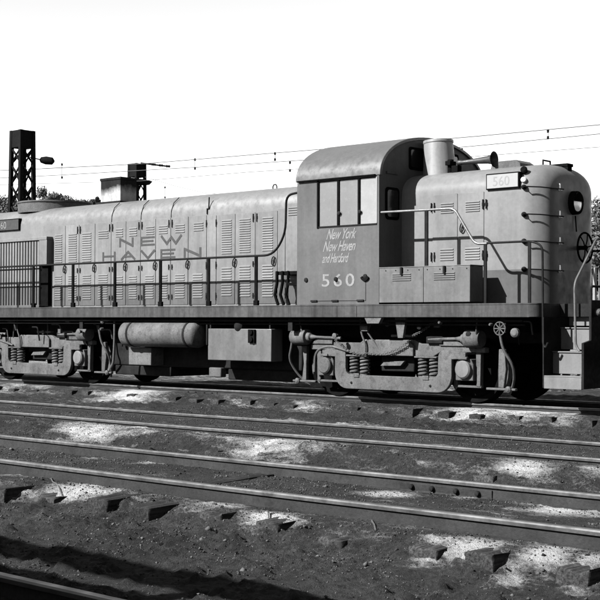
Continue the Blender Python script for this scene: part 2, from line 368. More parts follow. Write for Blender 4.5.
def tie_mesh(k):
    q = random.Random(k); L_, W_, H_ = 1.28, 0.112, 0.17; rings = []; o = k * 7.3
    sec = [(-1, -1), (1, -1), (1, -.55), (1, -.2), (.99, -.06), (.93, -.012), (.7, 0), (.35, 0), (0, 0), (-.35, 0), (-.7, 0), (-.93, -.012), (-.99, -.06), (-1, -.2), (-1, -.55)]
    ys = [-L_, -L_ + .012, -L_ + .05] + list(np.linspace(-L_ + .13, L_ - .13, 22)) + [L_ - .05, L_ - .012, L_]
    for y in ys:
        e_ = 0.93 if abs(y) > L_ - .005 else 1.0; r = []
        for j, (u, v) in enumerate(sec):
            n1 = float(fbm(np.array([u * 3 + o]), np.array([y * 1.5 + v * 4]), 1.7, 3)[0]); n2 = float(fbm(np.array([j * .9 + o]), np.array([y + 3.0]), 2.0, 2)[0])
            crk = -0.018 if (j == 6 + k % 4 and math.sin(y * 3 + k) > 0.1) else 0
            r.append((u * W_ * e_ + 0.02 * n1, y + 0.03 * n2 * (1 if abs(y) > L_ - .1 else 0), v * H_ + (0.035 * n2 + crk if v > -.3 else 0) - (0.010 if e_ < 1 and v > -.3 else 0)))
        rings.append(r)
    return MB().loft(rings, closed=True).mesh('tie', M_TIE, ang=50)
TIEM = [tie_mesh(k) for k in range(7)]
def ties(yc, x0, x1, step, parent, top=-0.142):
    x = x0
    while x < x1:
        o = bpy.data.objects.new('tie', rnd.choice(TIEM)); C.objects.link(o); o.parent = parent
        o.location = (x + rnd.uniform(-.05, .05), yc + rnd.uniform(-.09, .06), top + rnd.uniform(-0.05, 0.012)); o.rotation_euler = (RAD(rnd.uniform(-.5, .5)), RAD(rnd.uniform(-2, 2)), RAD(rnd.uniform(-3, 3)))
        x += step
def joint(x, yc, parent, L_=0.92):
    """a pair of joint bars with bolts, and the gap between the two rail ends"""
    rl = parent; b = MB()
    for s_ in (-1, 1): b.prism([(yc + s_ * 0.010, -0.047), (yc + s_ * 0.030, -0.052), (yc + s_ * 0.026, -0.112), (yc + s_ * 0.050, -0.130), (yc + s_ * 0.012, -0.122)], 'x', x - L_ / 2, x + L_ / 2)
    j = b.build('joint_bar', M_RTOP, rl, 0.004)
    for k in range(4):
        bx = x + (-0.33, -0.12, 0.12, 0.33)[k] * L_ / 0.92
        MB().lathe((bx, yc - 0.027, -0.082), (0, -1, 0), [(0, 0.024), (0.016, 0.024), (0.028, 0.018), (0.032, 0.008)], 10).build('bolt', M_DARK, j)
def track(yc, x0, x1, label, tx0, tx1, step, joints=(), top=-0.142):
    t = empty('railway_track', (0, 0, 0)); tag(t, label, 'track', kind='structure')
    for s_ in (1, -1):
        rail(x0, x1, yc + s_ * 0.753, t)
    for x, s_, L_ in joints: joint(x, yc + s_ * 0.753, t, L_)
    ties(yc, tx0, tx1, step, t, top)
    return t
track(TRACKS[0], -60, 45, 'railway track carrying the diesel locomotive', -9, 14, 0.62, [(-0.1, -1, 0.9)], top=-0.128)
track(TRACKS[1], -60, 45, 'railway track next to the locomotive, mostly buried in cinders', -6, 13, 0.6, [(10.75, -1, 0.95), (3.1, -1, 1.0)], top=-0.185)
track(TRACKS[2], -60, 45, 'railway track in front with tie ends sticking out of the cinders', 4.3, 17, 0.605, [(11.65, 1, 0.9)], top=-0.128)
track(TRACKS[3], -60, 45, 'nearest railway track, its rail shows in the shadowed bottom left corner', 9, 17, 0.6, top=-0.150)

# ------------------------------------------------------------------ the locomotive
loco = empty('diesel_locomotive', (0, 0, 0))
tag(loco, 'grey diesel road switcher locomotive numbered 560 with NEW HAVEN on its long hood', 'locomotive')
HW = 0.91; ZB = 1.562; ZT = 3.76; ZS = 3.27; CW = 1.52; CX0, CX1 = 3.01, 4.78; NX = 7.45
def hood_ring(x, w_, zt, zs=ZS, n=14, zb=ZB):
    """half-hoop cross-section, from the near foot over the roof to the far foot"""
    pts = [(x, -w_, zb), (x, -w_, (zb + zs) / 2), (x, -w_, zs)]
    e = 2 / 2.9
    for i in range(1, 2 * n):
        a = math.pi * (1 - i / (2 * n)); c, s_ = math.cos(a), math.sin(a)
        pts.append((x, w_ * math.copysign(abs(c) ** e, c), zs + (zt - zs) * s_ ** e))
    return pts + [(x, w_, zs), (x, w_, (zb + zs) / 2), (x, w_, zb)]
def nose_stations(xe, r, rt, k=9):
    out = []
    for i in range(k + 1):
        a = RAD(90 * i / k); x = xe - r + r * math.sin(a); w_ = HW - r + r * math.cos(a)
        dx = max(0, x - (xe - rt)); zt = ZT - rt + math.sqrt(max(rt * rt - dx * dx, 0))
        out.append((x, w_, zt))
    return out
# frame and walkway
fr = MB().box(-8.3, 7.70, -CW, CW, 1.354, 1.556)
sill = MB()
plan = [(-8.3, -CW), (7.55, -CW)] + arc(7.55, -CW + 0.16, 0.16, -90, 0, 6) + arc(7.55, CW - 0.16, 0.16, 0, 90, 6) + [(-8.3, CW)]
sill.prism(plan, 'z', 1.354, 1.540); sill.build('frame_sill', M_SILL, loco, 0.006)
MB().prism([(x, y * 1.004) for x, y in plan], 'z', 1.5402, 1.562).build('walkway_plate', M_SILL, loco, 0.003)
MB().box(7.71, 8.42, -0.86, 0.86, 1.36, 1.556).build('end_platform', M_DARK, loco, 0.005)
MB().box(-7.9, 7.9, -0.45, 0.45, 0.95, 1.352).build('centre_sill', M_DARK, loco)
for x in (-7.2, -2.9, 2.75, 7.05): MB().box(x - 0.05, x + 0.05, -1.40, 1.40, 1.12, 1.352).build('cross_bearer', M_DARK, loco)
MB().prism([(4.46, 1.352), (4.82, 1.352), (4.76, 1.25), (4.52, 1.25)], 'y', -1.50, -1.42).build('jacking_pad', M_TRUCK, loco, 0.004)
MB().prism([(4.98, 1.352), (5.20, 1.352), (5.14, 1.02), (5.04, 1.02)], 'y', -1.36, -1.30).build('frame_bracket', M_TRUCK, loco, 0.004)
# rivet seams on the sill
for x in (3.9, 4.32):
    MB().box(x - 0.004, x + 0.004, -CW - 0.004, -CW + 0.002, 1.36, 1.535).build('sill_seam', M_DARK, loco)

# long hood
lh = empty('long_hood', (0, 0, 0), loco)
st = [(-1, a) for a in nose_stations(7.6, 0.35, 0.3)]
rings = [hood_ring(-a[0], a[1], a[2]) for _, a in st][::-1] + [hood_ring(x, HW, ZT) for x in (-6.5, -4.4, -2, 0, CX0 + 0.004)]
MB().loft(rings).build('hood_shell', M_ROOF, lh, ang=40)
def door(parent, x0, x1, z0, z1, y=-HW, m=M_HOOD, name='hood_door', t=0.012):
    return MB().box(x0 + 0.008, x1 - 0.008, y - t, y + 0.02, z0, z1).build(name, m, parent, 0.005, seg=1)
def louvers(parent, x0, x1, z0, z1, n, y=-HW - 0.012, m=M_LOUV):
    b = MB(); dz = (z1 - z0) / n
    for i in range(n):
        zt = z1 - i * dz - dz * 0.08; zb = zt - dz * 0.74
        b.prism([(y + 0.004, zt), (y - 0.014, zb + dz * 0.06), (y - 0.014, zb), (y + 0.004, zb + dz * 0.10)], 'x', x0, x1)
    return b.build('louver_panel', m, parent, smooth=False)
def hinge(parent, x, z, y=-HW - 0.012, h=0.10):
    b = MB(); b.cyl((x, y - 0.008, z - h), (x, y - 0.008, z + h), 0.011, n=8); b.box(x - 0.02, x + 0.02, y - 0.006, y + 0.004, z - h * 0.35, z + h * 0.35)
    return b.build('hinge', M_DARK, parent)
def handle(parent, x, z, y=-HW - 0.012):
    b = MB(); pts = [(x + 0.035 * math.cos(a) + 0.012 * math.sin(a), y - 0.028, z + 0.075 * math.sin(a)) for a in np.linspace(0, 2 * math.pi, 14)]
    b.tube(pts, 0.011, 6); b.cyl((x, y, z), (x, y - 0.03, z), 0.014, n=8)
    return b.build('door_handle', M_DARK, parent)
edges = [-4.42, -4.02, -3.57, -3.06, -2.55, -2.10, -1.66, -1.22, -0.79, -0.30, 0.20]
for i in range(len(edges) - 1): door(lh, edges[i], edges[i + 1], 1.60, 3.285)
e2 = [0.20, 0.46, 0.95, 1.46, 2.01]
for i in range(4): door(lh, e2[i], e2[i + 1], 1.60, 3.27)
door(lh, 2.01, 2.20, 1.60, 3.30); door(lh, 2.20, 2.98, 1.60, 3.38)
for x0, x1, z0, z1, n in ((-4.37, -4.13, 2.46, 3.12, 14), (-3.92, -3.65, 2.46, 3.12, 14), (-3.47, -3.18, 2.50, 3.12, 13), (-2.95, -2.64, 2.96, 3.14, 4),
                          (-2.41, -2.19, 2.97, 3.16, 4), (-2.00, -1.77, 2.97, 3.16, 4), (-1.50, -1.26, 2.98, 3.16, 4), (-1.13, -0.88, 2.98, 3.16, 4), (-0.66, -0.40, 2.98, 3.16, 4), (-0.15, 0.11, 2.99, 3.17, 4),
                          (0.60, 0.86, 2.53, 3.18, 15), (1.06, 1.34, 2.54, 3.18, 15), (1.64, 1.90, 2.55, 3.18, 14), (2.27, 2.50, 3.16, 3.33, 4),
                          (0.60, 0.86, 1.75, 2.30, 11), (1.06, 1.34, 1.73, 2.32, 12), (1.64, 1.90, 1.72, 2.32, 12),
                          (-4.37, -4.13, 1.72, 2.25, 11), (-3.92, -3.65, 1.72, 2.25, 11), (-3.45, -3.18, 1.72, 2.25, 11), (-2.95, -2.66, 1.72, 2.25, 11), (-2.41, -2.19, 1.72, 2.20, 10), (-2.00, -1.77, 1.72, 2.20, 10),
                          (-1.52, -1.28, 1.72, 2.20, 10), (-1.12, -0.88, 1.72, 2.20, 10), (-0.66, -0.40, 1.72, 2.20, 10), (-0.17, 0.09, 1.72, 2.20, 10)):
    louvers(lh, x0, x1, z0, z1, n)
for x in (-3.57, -2.55, -1.66, -0.79, 1.46):
    for z in (3.17, 2.33, 1.75):
        for d in (-0.045, 0.045): hinge(lh, x + d, z, h=0.075 if z > 3 else 0.05)
for x in (0.20, 0.46):
    for z in (3.12, 2.33, 1.75): hinge(lh, x, z, h=0.07)
for x in (-4.02, -3.06, -2.10, -1.22, -0.30, 0.95, 1.93): handle(lh, x, 2.37)
MB().prism([(0.20, 3.30), (0.215, 3.30), (0.215, 3.40), (0.26, 3.40), (0.27, 3.62), (0.255, 3.62), (0.245, 3.412), (0.20, 3.412)], 'y', -HW - 0.018, -HW + 0.002).build('conduit', M_DARK, lh)
for x in (-2.55, -1.66, -0.79):       # roof seam strips over the doors
    b = MB(); b.tube([(x, -HW - 0.004, 3.29), (x + 0.0, -HW * 0.995, 3.42), (x + 0.02, -HW * 0.94, 3.58), (x + 0.03, -HW * 0.80, 3.69)], 0.008, 6); b.build('roof_seam', M_DARK, lh)
# painted words NEW HAVEN, stroke by stroke
def letters(parent):
    G = {'N': [[(0, 0), (0, 1)], [(0, 1), (1, 0)], [(1, 0), (1, 1)]], 'E': [[(0, 0), (0, 1)], [(0, 1), (1, 1)], [(0, .5), (.9, .5)], [(0, 0), (1, 0)]],
         'W': [[(0, 1), (.27, 0)], [(.27, 0), (.5, .85)], [(.5, .85), (.73, 0)], [(.73, 0), (1, 1)]], 'H': [[(0, 0), (0, 1)], [(1, 0), (1, 1)], [(0, .5), (1, .5)]],
         'A': [[(0, 0), (.5, 1)], [(.5, 1), (1, 0)], [(.22, .36), (.78, .36)]], 'V': [[(0, 1), (.5, 0)], [(.5, 0), (1, 1)]]}
    rows = [('N', -2.30, -1.87, 2.765), ('E', -1.66, -1.24, 2.765), ('W', -1.07, -0.47, 2.765), ('H', -2.82, -2.41, 2.50), ('A', -2.25, -1.81, 2.50), ('V', -1.65, -1.23, 2.50), ('E', -1.08, -0.65, 2.50), ('N', -0.42, 0.06, 2.50)]
    y = -HW - 0.0155; T = 0.026
    for j, (ch, x0, x1, z0) in enumerate(rows):
        b = MB(); hgt = 0.185
        for k, (p, q) in enumerate(G[ch]):
            P = np.array((x0 + T + p[0] * (x1 - x0 - 2 * T), z0 + T * .8 + p[1] * (hgt - 1.6 * T))); Q = np.array((x0 + T + q[0] * (x1 - x0 - 2 * T), z0 + T * .8 + q[1] * (hgt - 1.6 * T)))
            d = (Q - P) / np.linalg.norm(Q - P); nrm = np.array((-d[1], d[0])) * (T if abs(d[1]) > 0.1 else 0.019); P = P - d * T * .8; Q = Q + d * T * .8
            yy = y - 0.0004 * k
            b.add([(P[0] - nrm[0], yy, P[1] - nrm[1]), (Q[0] - nrm[0], yy, Q[1] - nrm[1]), (Q[0] + nrm[0], yy, Q[1] + nrm[1]), (P[0] + nrm[0], yy, P[1] + nrm[1])], [(0, 1, 2, 3)])
        b.build('lettering', M_LETTER, parent, smooth=False)
letters(lh)
# radiator shutters at the far end of the long hood
rdt = empty('radiator', (0, 0, 0), loco)
RX0, RX1, RZ0, RZ1 = -7.1, -4.74, 1.60, 3.00
MB().box(RX0, RX1 + 0.02, -1.0, -HW + 0.005, RZ0, RZ1).build('radiator_core', M_BLACK, rdt)
MB().box(RX0, -4.46, -1.075, -HW + 0.006, RZ1, RZ1 + 0.07).build('top_frame', M_HOOD, rdt, 0.006)
MB().box(-4.72, -4.46, -1.07, -HW + 0.006, 2.45, RZ1 - 0.003).build('corner_frame', M_HOOD, rdt, 0.006)
MB().box(-4.72, -4.50, -1.0, -HW + 0.004, 1.60, 2.445).build('corner_panel', M_BLACK, rdt)
MB().box(RX0, RX1, -1.05, -HW, RZ0 - 0.03, RZ0 + 0.02).build('bottom_frame', M_HOOD, rdt, 0.004)
sm = None; x = RX1 - 0.05
while x > RX0 + 0.05:
    if sm is None: slat0 = MB().prism([(-0.036, -1.002), (-0.030, -1.040), (0.030, -1.040), (0.036, -1.002)], 'z', RZ0 + 0.02, RZ1 - 0.002).build('slat', M_HOOD, rdt, smooth=False, loc=(x, 0, 0)); sm = slat0
    else: link_copy(slat0, rdt, (x, 0, 0))
    x -= 0.098
for z in (2.40, 2.02): MB().box(RX0, RX1, -1.052, -1.040, z - 0.012, z + 0.012).build('tie_bar', M_BLACK, rdt)
# number board over the radiator
def number_board(parent, x0, x1, z0, z1, digits, face=M_BOARD):
    b = MB(); y0, y1 = -0.945, -0.84
    b.box(x0 - 0.02, x1 + 0.02, y0, -0.70, z0 - 0.02, z1 + 0.02); hb = b.build('number_board', M_BLACK, parent, 0.004)
    MB().box(x0, x1, y0 - 0.004, y0 + 0.01, z0, z1).build('board_glass', face, hb)
    text_mesh('board_digits', '560', (z1 - z0) * 1.0, digits, face_minus_y(x0 + (x1 - x0) * .18, y0 - 0.006, z0 + (z1 - z0) * .16), hb, xscale=1.0)
number_board(loco, -6.55, -5.62, 3.28, 3.50, M_SCRIPT, M_LETTER)
number_board(loco, 6.47, 7.03, 3.365, 3.575, M_FAINT)
# roof fan shroud
fan = MB().lathe((-5.55, 0, 3.66), (0, 0, 1), [(0, 0.82), (0.20, 0.82), (0.22, 0.84), (0.25, 0.84), (0.25, 0.76), (0.12, 0.75)], 40).build('fan_shroud', M_TRUCK2, loco)
for k in range(6):
    a = k * math.pi / 3; MB().box(-0.04, 0.04, 0.05, 0.74, -0.01, 0.01).build('fan_blade', M_BLACK, fan, loc=(-5.55, 0, 3.80)).rotation_euler = (0, 0.3, a)
# exhaust stack on the long hood
es = MB(); zb, zt = 3.70, 4.31; SX1 = atY(120.5, 190, -0.22)[0]; SXc = SX1 - 0.32
es.loft([[(SXc + sx * 0.32 * k, sy * 0.22 * k, z) for sx, sy in ((-1, -1), (1, -1), (1, 1), (-1, 1))] for z, k in ((zb, 1.0), (zt - .06, 1.0), (zt - .05, 1.06), (zt, 1.06), (zt, 0.9), (zb + 0.1, 0.9))], caps=False)
exs = es.build('exhaust_stack', M_SOOT, loco, 0.012)
MB().box(SXc - 0.40, SXc + 0.40, -0.30, 0.30, 3.70, 3.80).build('stack_base', M_DARK, exs, 0.008)
MB().box(SXc - 0.29, SXc + 0.29, -0.20, 0.20, 4.20, 4.225).build('stack_baffle', M_BLACK, exs)
for x in (1.28, -3.95):
    MB().tube([(x - 0.05, -0.2, 3.74), (x - 0.05, -0.2, 3.81), (x - 0.025, -0.2, 3.845), (x + 0.025, -0.2, 3.845), (x + 0.05, -0.2, 3.81), (x + 0.05, -0.2, 3.74)], 0.012, 8).build('lifting_eye', M_DARK, loco)

# cab
cab = empty('cab', (0, 0, 0), loco)
def cab_profile(w_, zs, zt, n=16, e=2 / 2.15):
    pts = [(-w_, ZB)]
    for i in range(0, 2 * n + 1):
        a = math.pi * (1 - i / (2 * n)); c, s_ = math.cos(a), math.sin(a)
        pts.append((w_ * math.copysign(abs(c) ** e, c), zs + (zt - zs) * max(s_, 0) ** e))
    return pts + [(w_, ZB)]
WX0, WX1, WZ0, WZ1 = 3.48, 4.74, 2.865, 3.635
# side wall with the window opening left open
def cab_side(sgn):
    y0, y1 = sgn * CW, sgn * (CW - 0.05); b = MB()
    b.box(CX0 + 0.0, WX0, y0, y1, ZB + 0.002, 3.655); b.box(WX0 + 0.0005, WX1 - 0.0005, y0, y1, ZB + 0.002, WZ0); b.box(WX0 + 0.0005, WX1 - 0.0005, y0, y1, WZ1, 3.655); b.box(WX1, CX1, y0, y1, ZB + 0.002, 3.655)
    return b
for s_ in (-1, 1): cab_side(s_).build('side_wall', M_CAB, cab, smooth=False)
prof = cab_profile(CW - 0.051, 3.66, 4.36)
for xa, xb in ((CX0 + 0.01, CX0 + 0.05), (CX1 - 0.05, CX1 - 0.002)): MB().prism(prof, 'x', xa, xb).build('end_wall', M_CAB, cab, smooth=False)
po = cab_profile(CW + 0.012, 3.655, 4.405)[1:-1]; pi_ = cab_profile(CW - 0.045, 3.655, 4.352)[1:-1]
MB().prism(po + pi_[::-1], 'x', CX0 - 0.03, CX1 + 0.03).build('roof', M_CROOF, cab, 0.008)
MB().box(CX0 + 0.03, CX1 - 0.06, -CW - 0.045, -CW - 0.004, 3.652, 3.672).build('drip_rail', M_BLACK, cab)
for s_ in (-1,):
    yo = s_ * (CW - 0.02)
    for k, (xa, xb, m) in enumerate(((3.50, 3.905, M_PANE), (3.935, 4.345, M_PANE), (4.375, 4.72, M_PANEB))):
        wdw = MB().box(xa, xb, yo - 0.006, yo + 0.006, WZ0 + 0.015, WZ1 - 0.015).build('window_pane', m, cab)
    fb = MB()
    fb.box(WX0 - 0.02, WX0 + 0.018, -CW - 0.012, -CW + 0.045, WZ0 - 0.02, WZ1 + 0.015)
    for xm in (3.92, 4.36): fb.box(xm - 0.022, xm + 0.022, -CW - 0.008, -CW + 0.04, WZ0, WZ1)
    fb.build('window_post', M_BLACK, cab, 0.003)
    MB().box(WX0 + 0.02, WX1, -CW - 0.010, -CW + 0.045, WZ0 - 0.014, WZ0 + 0.012).build('window_sill', M_RAILING, cab, 0.003)
    MB().box(4.722, 4.745, -CW - 0.01, -CW + 0.045, WZ0 + 0.013, WZ1).build('window_frame', M_BOARD, cab, 0.003)
    for xm in (3.945, 4.385): MB().lathe((xm, -CW - 0.012, 3.08), (0, -1, 0), [(0, 0.034), (0.012, 0.03), (0.02, 0.01)], 12).build('window_latch', M_DARK, cab)
MB().box(3.5, 4.7, CW - 0.026, CW - 0.014, WZ0 + 0.015, WZ1 - 0.015).build('window_pane', M_GLASSD, cab)
# end windows facing the short hood
def end_window(y0, y1, z0, z1, r=0.07):
    def rr(y0, y1, z0, z1, r): return arc(y1 - r, z1 - r, r, 0, 90, 4) + arc(y0 + r, z1 - r, r, 90, 180, 4) + arc(y0 + r, z0 + r, r, 180, 270, 4) + arc(y1 - r, z0 + r, r, 270, 360, 4)
    f_ = MB().prism(rr(y0, y1, z0, z1, r), 'x', CX1 - 0.003, CX1 + 0.014).build('end_window_frame', M_BLACK, cab, 0.004)
    MB().prism(rr(y0 + 0.045, y1 - 0.045, z0 + 0.045, z1 - 0.045, r * 0.7), 'x', CX1 - 0.003, CX1 + 0.018).build('end_window_pane', M_GLASSD, cab)
end_window(-1.36, -0.99, 2.95, 3.48); end_window(-0.72, -0.12, 3.82, 4.20, 0.05); end_window(0.12, 0.72, 3.82, 4.20, 0.05); end_window(0.99, 1.36, 2.95, 3.48)
MB().box(CX1 - 0.002, CX1 + 0.02, -1.33, -1.02, 3.70, 3.735).build('end_wall_rail', M_TRUCK2, cab)
# cab lettering and fittings
text_mesh('cab_number', '560', 0.295, M_SCRIPT, face_minus_y(3.555, -CW - 0.003, 1.868), cab, spacing=1.28, xscale=1.38, offset=0.003)
for t_, x_, z_, s_ in (('New York', 3.66, 2.655, 0.24), ('New Haven', 3.585, 2.455, 0.24), ('and Hartford', 3.57, 2.265, 0.215)):
    text_mesh('script_lettering', t_, s_, M_SCRIPT, face_minus_y(x_, -CW - 0.003, z_), cab, shear=0.55, xscale=0.64 if 'and' not in t_ else 0.53, spacing=0.92, offset=0.0045)
for x_, z_ in ((3.22, 1.985), (3.88, 1.985), (4.50, 2.02)):
    MB().lathe((x_, -CW + 0.002, z_), (0, -1, 0), [(0, 0.040), (0.02, 0.038), (0.03, 0.02)], 10).build('lamp_bracket', M_DARK, cab)
MB().prism(arc(4.50, 2.03, 0.09, 200, 340, 6) + arc(4.50, 2.04, 0.055, 340, 200, 6), 'y', -CW - 0.03, -CW + 0.001).build('flag_hook', M_BLACK, cab)
for a, b_ in (((4.505, 1.62), (4.512, 1.99)),): MB().box(a[0], b_[0], -CW - 0.005, -CW + 0.002, a[1], b_[1]).build('panel_seam', M_DARK, cab)
MB().box(3.33, 4.50, -CW - 0.005, -CW + 0.002, 1.622, 1.630).build('panel_seam', M_DARK, cab)
for x_ in (3.40, 3.86, 4.40): MB().box(x_ - 0.07, x_ + 0.07, -CW - 0.022, -CW + 0.001, 1.612, 1.642).build('latch', M_DARK, cab, 0.003)

# short hood
sh = empty('short_hood', (0, 0, 0), loco)
rings = [hood_ring(x, HW, ZT) for x in (CX1 - 0.02, 5.4, 6.2)] + [hood_ring(*a) for a in nose_stations(NX, 0.44, 0.34, 12)] + [hood_ring(NX + 0.0005, HW - 0.44 - 0.04, ZT - 0.34 - 0.04, ZS - 0.05)]
MB().loft(rings).build('hood_shell', M_HOODS, sh, ang=50)
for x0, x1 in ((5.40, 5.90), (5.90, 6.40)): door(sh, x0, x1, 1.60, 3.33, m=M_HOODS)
for x0, x1, z0, z1, n in ((5.57, 5.82, 3.02, 3.20, 5), (6.05, 6.32, 3.02, 3.20, 5), (5.56, 5.82, 2.26, 2.47, 5), (6.04, 6.32, 2.26, 2.47, 5)): louvers(sh, x0, x1, z0, z1, n)
for x, z in ((5.42, 3.13), (5.42, 2.33), (6.41, 3.13), (6.41, 2.33)):
    for d in (-0.03, 0.03): hinge(sh, x + d, z, h=0.075)
handle(sh, 6.0, 2.78)
def grab(z):
    b = MB(); p0 = (7.12, -HW - 0.005, z + 0.02); q0 = (7.16, -HW - 0.10, z + 0.02); q1 = (NX + 0.075, -0.42, z); p1 = (NX - 0.005, -0.42, z)
    b.tube([p0, q0, (7.36, -0.85, z + 0.012), q1, p1], 0.010, 8)
    d = (Vector(q0) - Vector(p0)).normalized(); b.lathe(p0, d, [(0, 0.042), (0.02, 0.040), (0.05, 0.016)], 10)
    b.build('grab_iron', M_RAILING, sh)
    c = MB().lathe((NX - 0.004, -0.42, z), (1, 0, 0), [(0, 0.03), (0.015, 0.028), (0.03, 0.014)], 10); c.box(NX, NX + 0.012, -0.435, -0.405, z, z + 0.09); c.box(NX + 0.001, NX + 0.014, -0.42, -0.36, z - 0.012, z + 0.012)
    c.build('grab_bracket', M_LENS, sh)
for z in (3.33, 2.91, 2.50, 2.07): grab(z)
# headlight with ring; dark half-disc stands in for shade on the upper lens
hl = MB().lathe((NX - 0.06, 0, 3.15), (1, 0, 0), [(0, 0.17), (0.13, 0.165), (0.155, 0.16), (0.155, 0.145), (0.13, 0.14)], 28)
for i, v in enumerate(hl.v): hl.v[i] = (v[0], v[1], 3.15 + (v[2] - 3.15) * 1.12)
hlo = hl.build('headlight', M_BLACK, sh)
MB().lathe((NX + 0.06, 0, 3.15), (1, 0, 0), [(0, 0.14), (0.02, 0.135), (0.034, 0.06), (0.036, 0.01)], 24).build('lens', M_LENS, hlo)
MB().prism(arc(0, 3.17, 0.142, 0, 180, 12), 'x', NX + 0.098, NX + 0.108).build('visor_shadow', M_BLACK, hlo)
MB().tube([(NX + 0.02, 0.03, 2.95), (NX + 0.035, 0.04, 2.70)], 0.012, 6).build('conduit', M_BLACK, sh)
# brake wheel
bw = MB(); R_ = 0.235; cx = NX + 0.13
bw.tube([(cx, 0.14 + R_ * math.cos(a), 2.45 + R_ * math.sin(a)) for a in np.linspace(0, 2 * math.pi, 33)], 0.016, 8)
for k in range(6): a = k * math.pi / 3 + .2; bw.tube([(cx, 0.14, 2.45), (cx + 0.015, 0.14 + R_ * .5 * math.cos(a), 2.45 + R_ * .5 * math.sin(a)), (cx, 0.14 + R_ * math.cos(a), 2.45 + R_ * math.sin(a))], 0.011, 6)
bw.cyl((NX - 0.02, 0.14, 2.45), (cx + 0.03, 0.14, 2.45), 0.035, n=10); bw.build('brake_wheel', M_BLACK, sh)
# classification lights and roof fittings
b = MB(); b.lathe((7.05, -0.78, 3.60), (0.35, -0.8, 0.25), [(0, 0.05), (0.10, 0.055), (0.12, 0.03)], 14); b.build('classification_light', M_BLACK, sh)
b = MB(); b.lathe((7.09, -0.86, 3.46), (0.35, -0.9, 0.1), [(0, 0.045), (0.05, 0.045), (0.075, 0.036), (0.09, 0.01)], 14); b.build('marker_lamp', M_LENS, sh)
b = MB(); b.prism([(6.18, 3.72), (6.22, 3.82), (6.30, 3.855), (6.66, 3.855), (6.74, 3.80), (6.76, 3.70)], 'y', -0.42, 0.02); b.build('roof_hatch', M_TRUCK2, sh, 0.008)
MB().tube([(6.98, -0.12, 3.72), (6.98, -0.12, 3.85), (6.98, 0.10, 3.85), (6.98, 0.10, 3.72)], 0.016, 8).build('lifting_eye', M_DARK, sh)
b = MB(); b.box(7.03, 7.34, 0.02, 0.20, 3.74, 3.79); b.box(7.26, 7.34, 0.03, 0.16, 3.62, 3.739); b.build('bell_bracket', M_BLACK, sh, 0.006)
# steam generator stack
sgs = MB().lathe((5.10, -0.28, 3.66), (-0.05, 0.0, 1), [(0, 0.285), (0.06, 0.28), (0.60, 0.245), (0.615, 0.255), (0.655, 0.252), (0.655, 0.22), (0.50, 0.22)], 32).build('steam_stack', M_STACK, sh)
# air horn
hn = MB().lathe((5.57, -0.46, 3.885), (1, 0.03, 0.01), [(0, 0.03), (0.03, 0.045), (0.08, 0.045), (0.10, 0.035), (0.35, 0.045), (0.58, 0.062), (0.66, 0.078), (0.695, 0.115), (0.705, 0.13), (0.70, 0.118), (0.66, 0.07), (0.60, 0.05)], 22).build('air_horn', M_LETTER, sh)
b = MB(); b.box(5.50, 5.62, -0.52, -0.40, 3.70, 3.84); b.cyl((5.40, -0.40, 3.72), (5.40, -0.40, 3.96), 0.05, n=12); b.box(5.36, 5.46, -0.5, -0.32, 3.86, 3.93); b.build('horn_bracket', M_BLACK, sh, 0.005)
# battery boxes beside the short hood
for s_ in (-1, 1):
    bb = MB().box(CX1 + 0.003, 6.54, s_ * CW, s_ * (HW + 0.25), 1.585, 2.14).build('battery_box', M_BOX, loco, 0.008)
    MB().box(CX1 + 0.005, 6.55, s_ * (CW + 0.006), s_ * (HW + 0.24), 2.1402, 2.158).build('box_lid', M_BOX, bb, 0.004)
    if s_ < 0:
        for x0, x1 in ((5.05, 5.42), (5.86, 6.26)): louvers(bb, x0, x1, 1.93, 2.06, 4, y=-CW, m=M_BOX)
        MB().box(5.66, 5.668, -CW - 0.004, -CW + 0.001, 1.59, 2.135).build('panel_seam', M_DARK, bb)
        for x in (5.24, 6.07): MB().box(x - 0.018, x + 0.018, -CW - 0.03, -CW - 0.004, 2.02, 2.15).build('hasp', M_DARK, bb)
        for x in (4.92, 5.12, 5.36, 5.58, 5.74, 5.98, 6.22, 6.48): MB().lathe((x, -CW + 0.001, 2.10), (0, -1, 0), [(0, 0.011), (0.008, 0.009)], 8).build('bolt', M_DARK, bb)

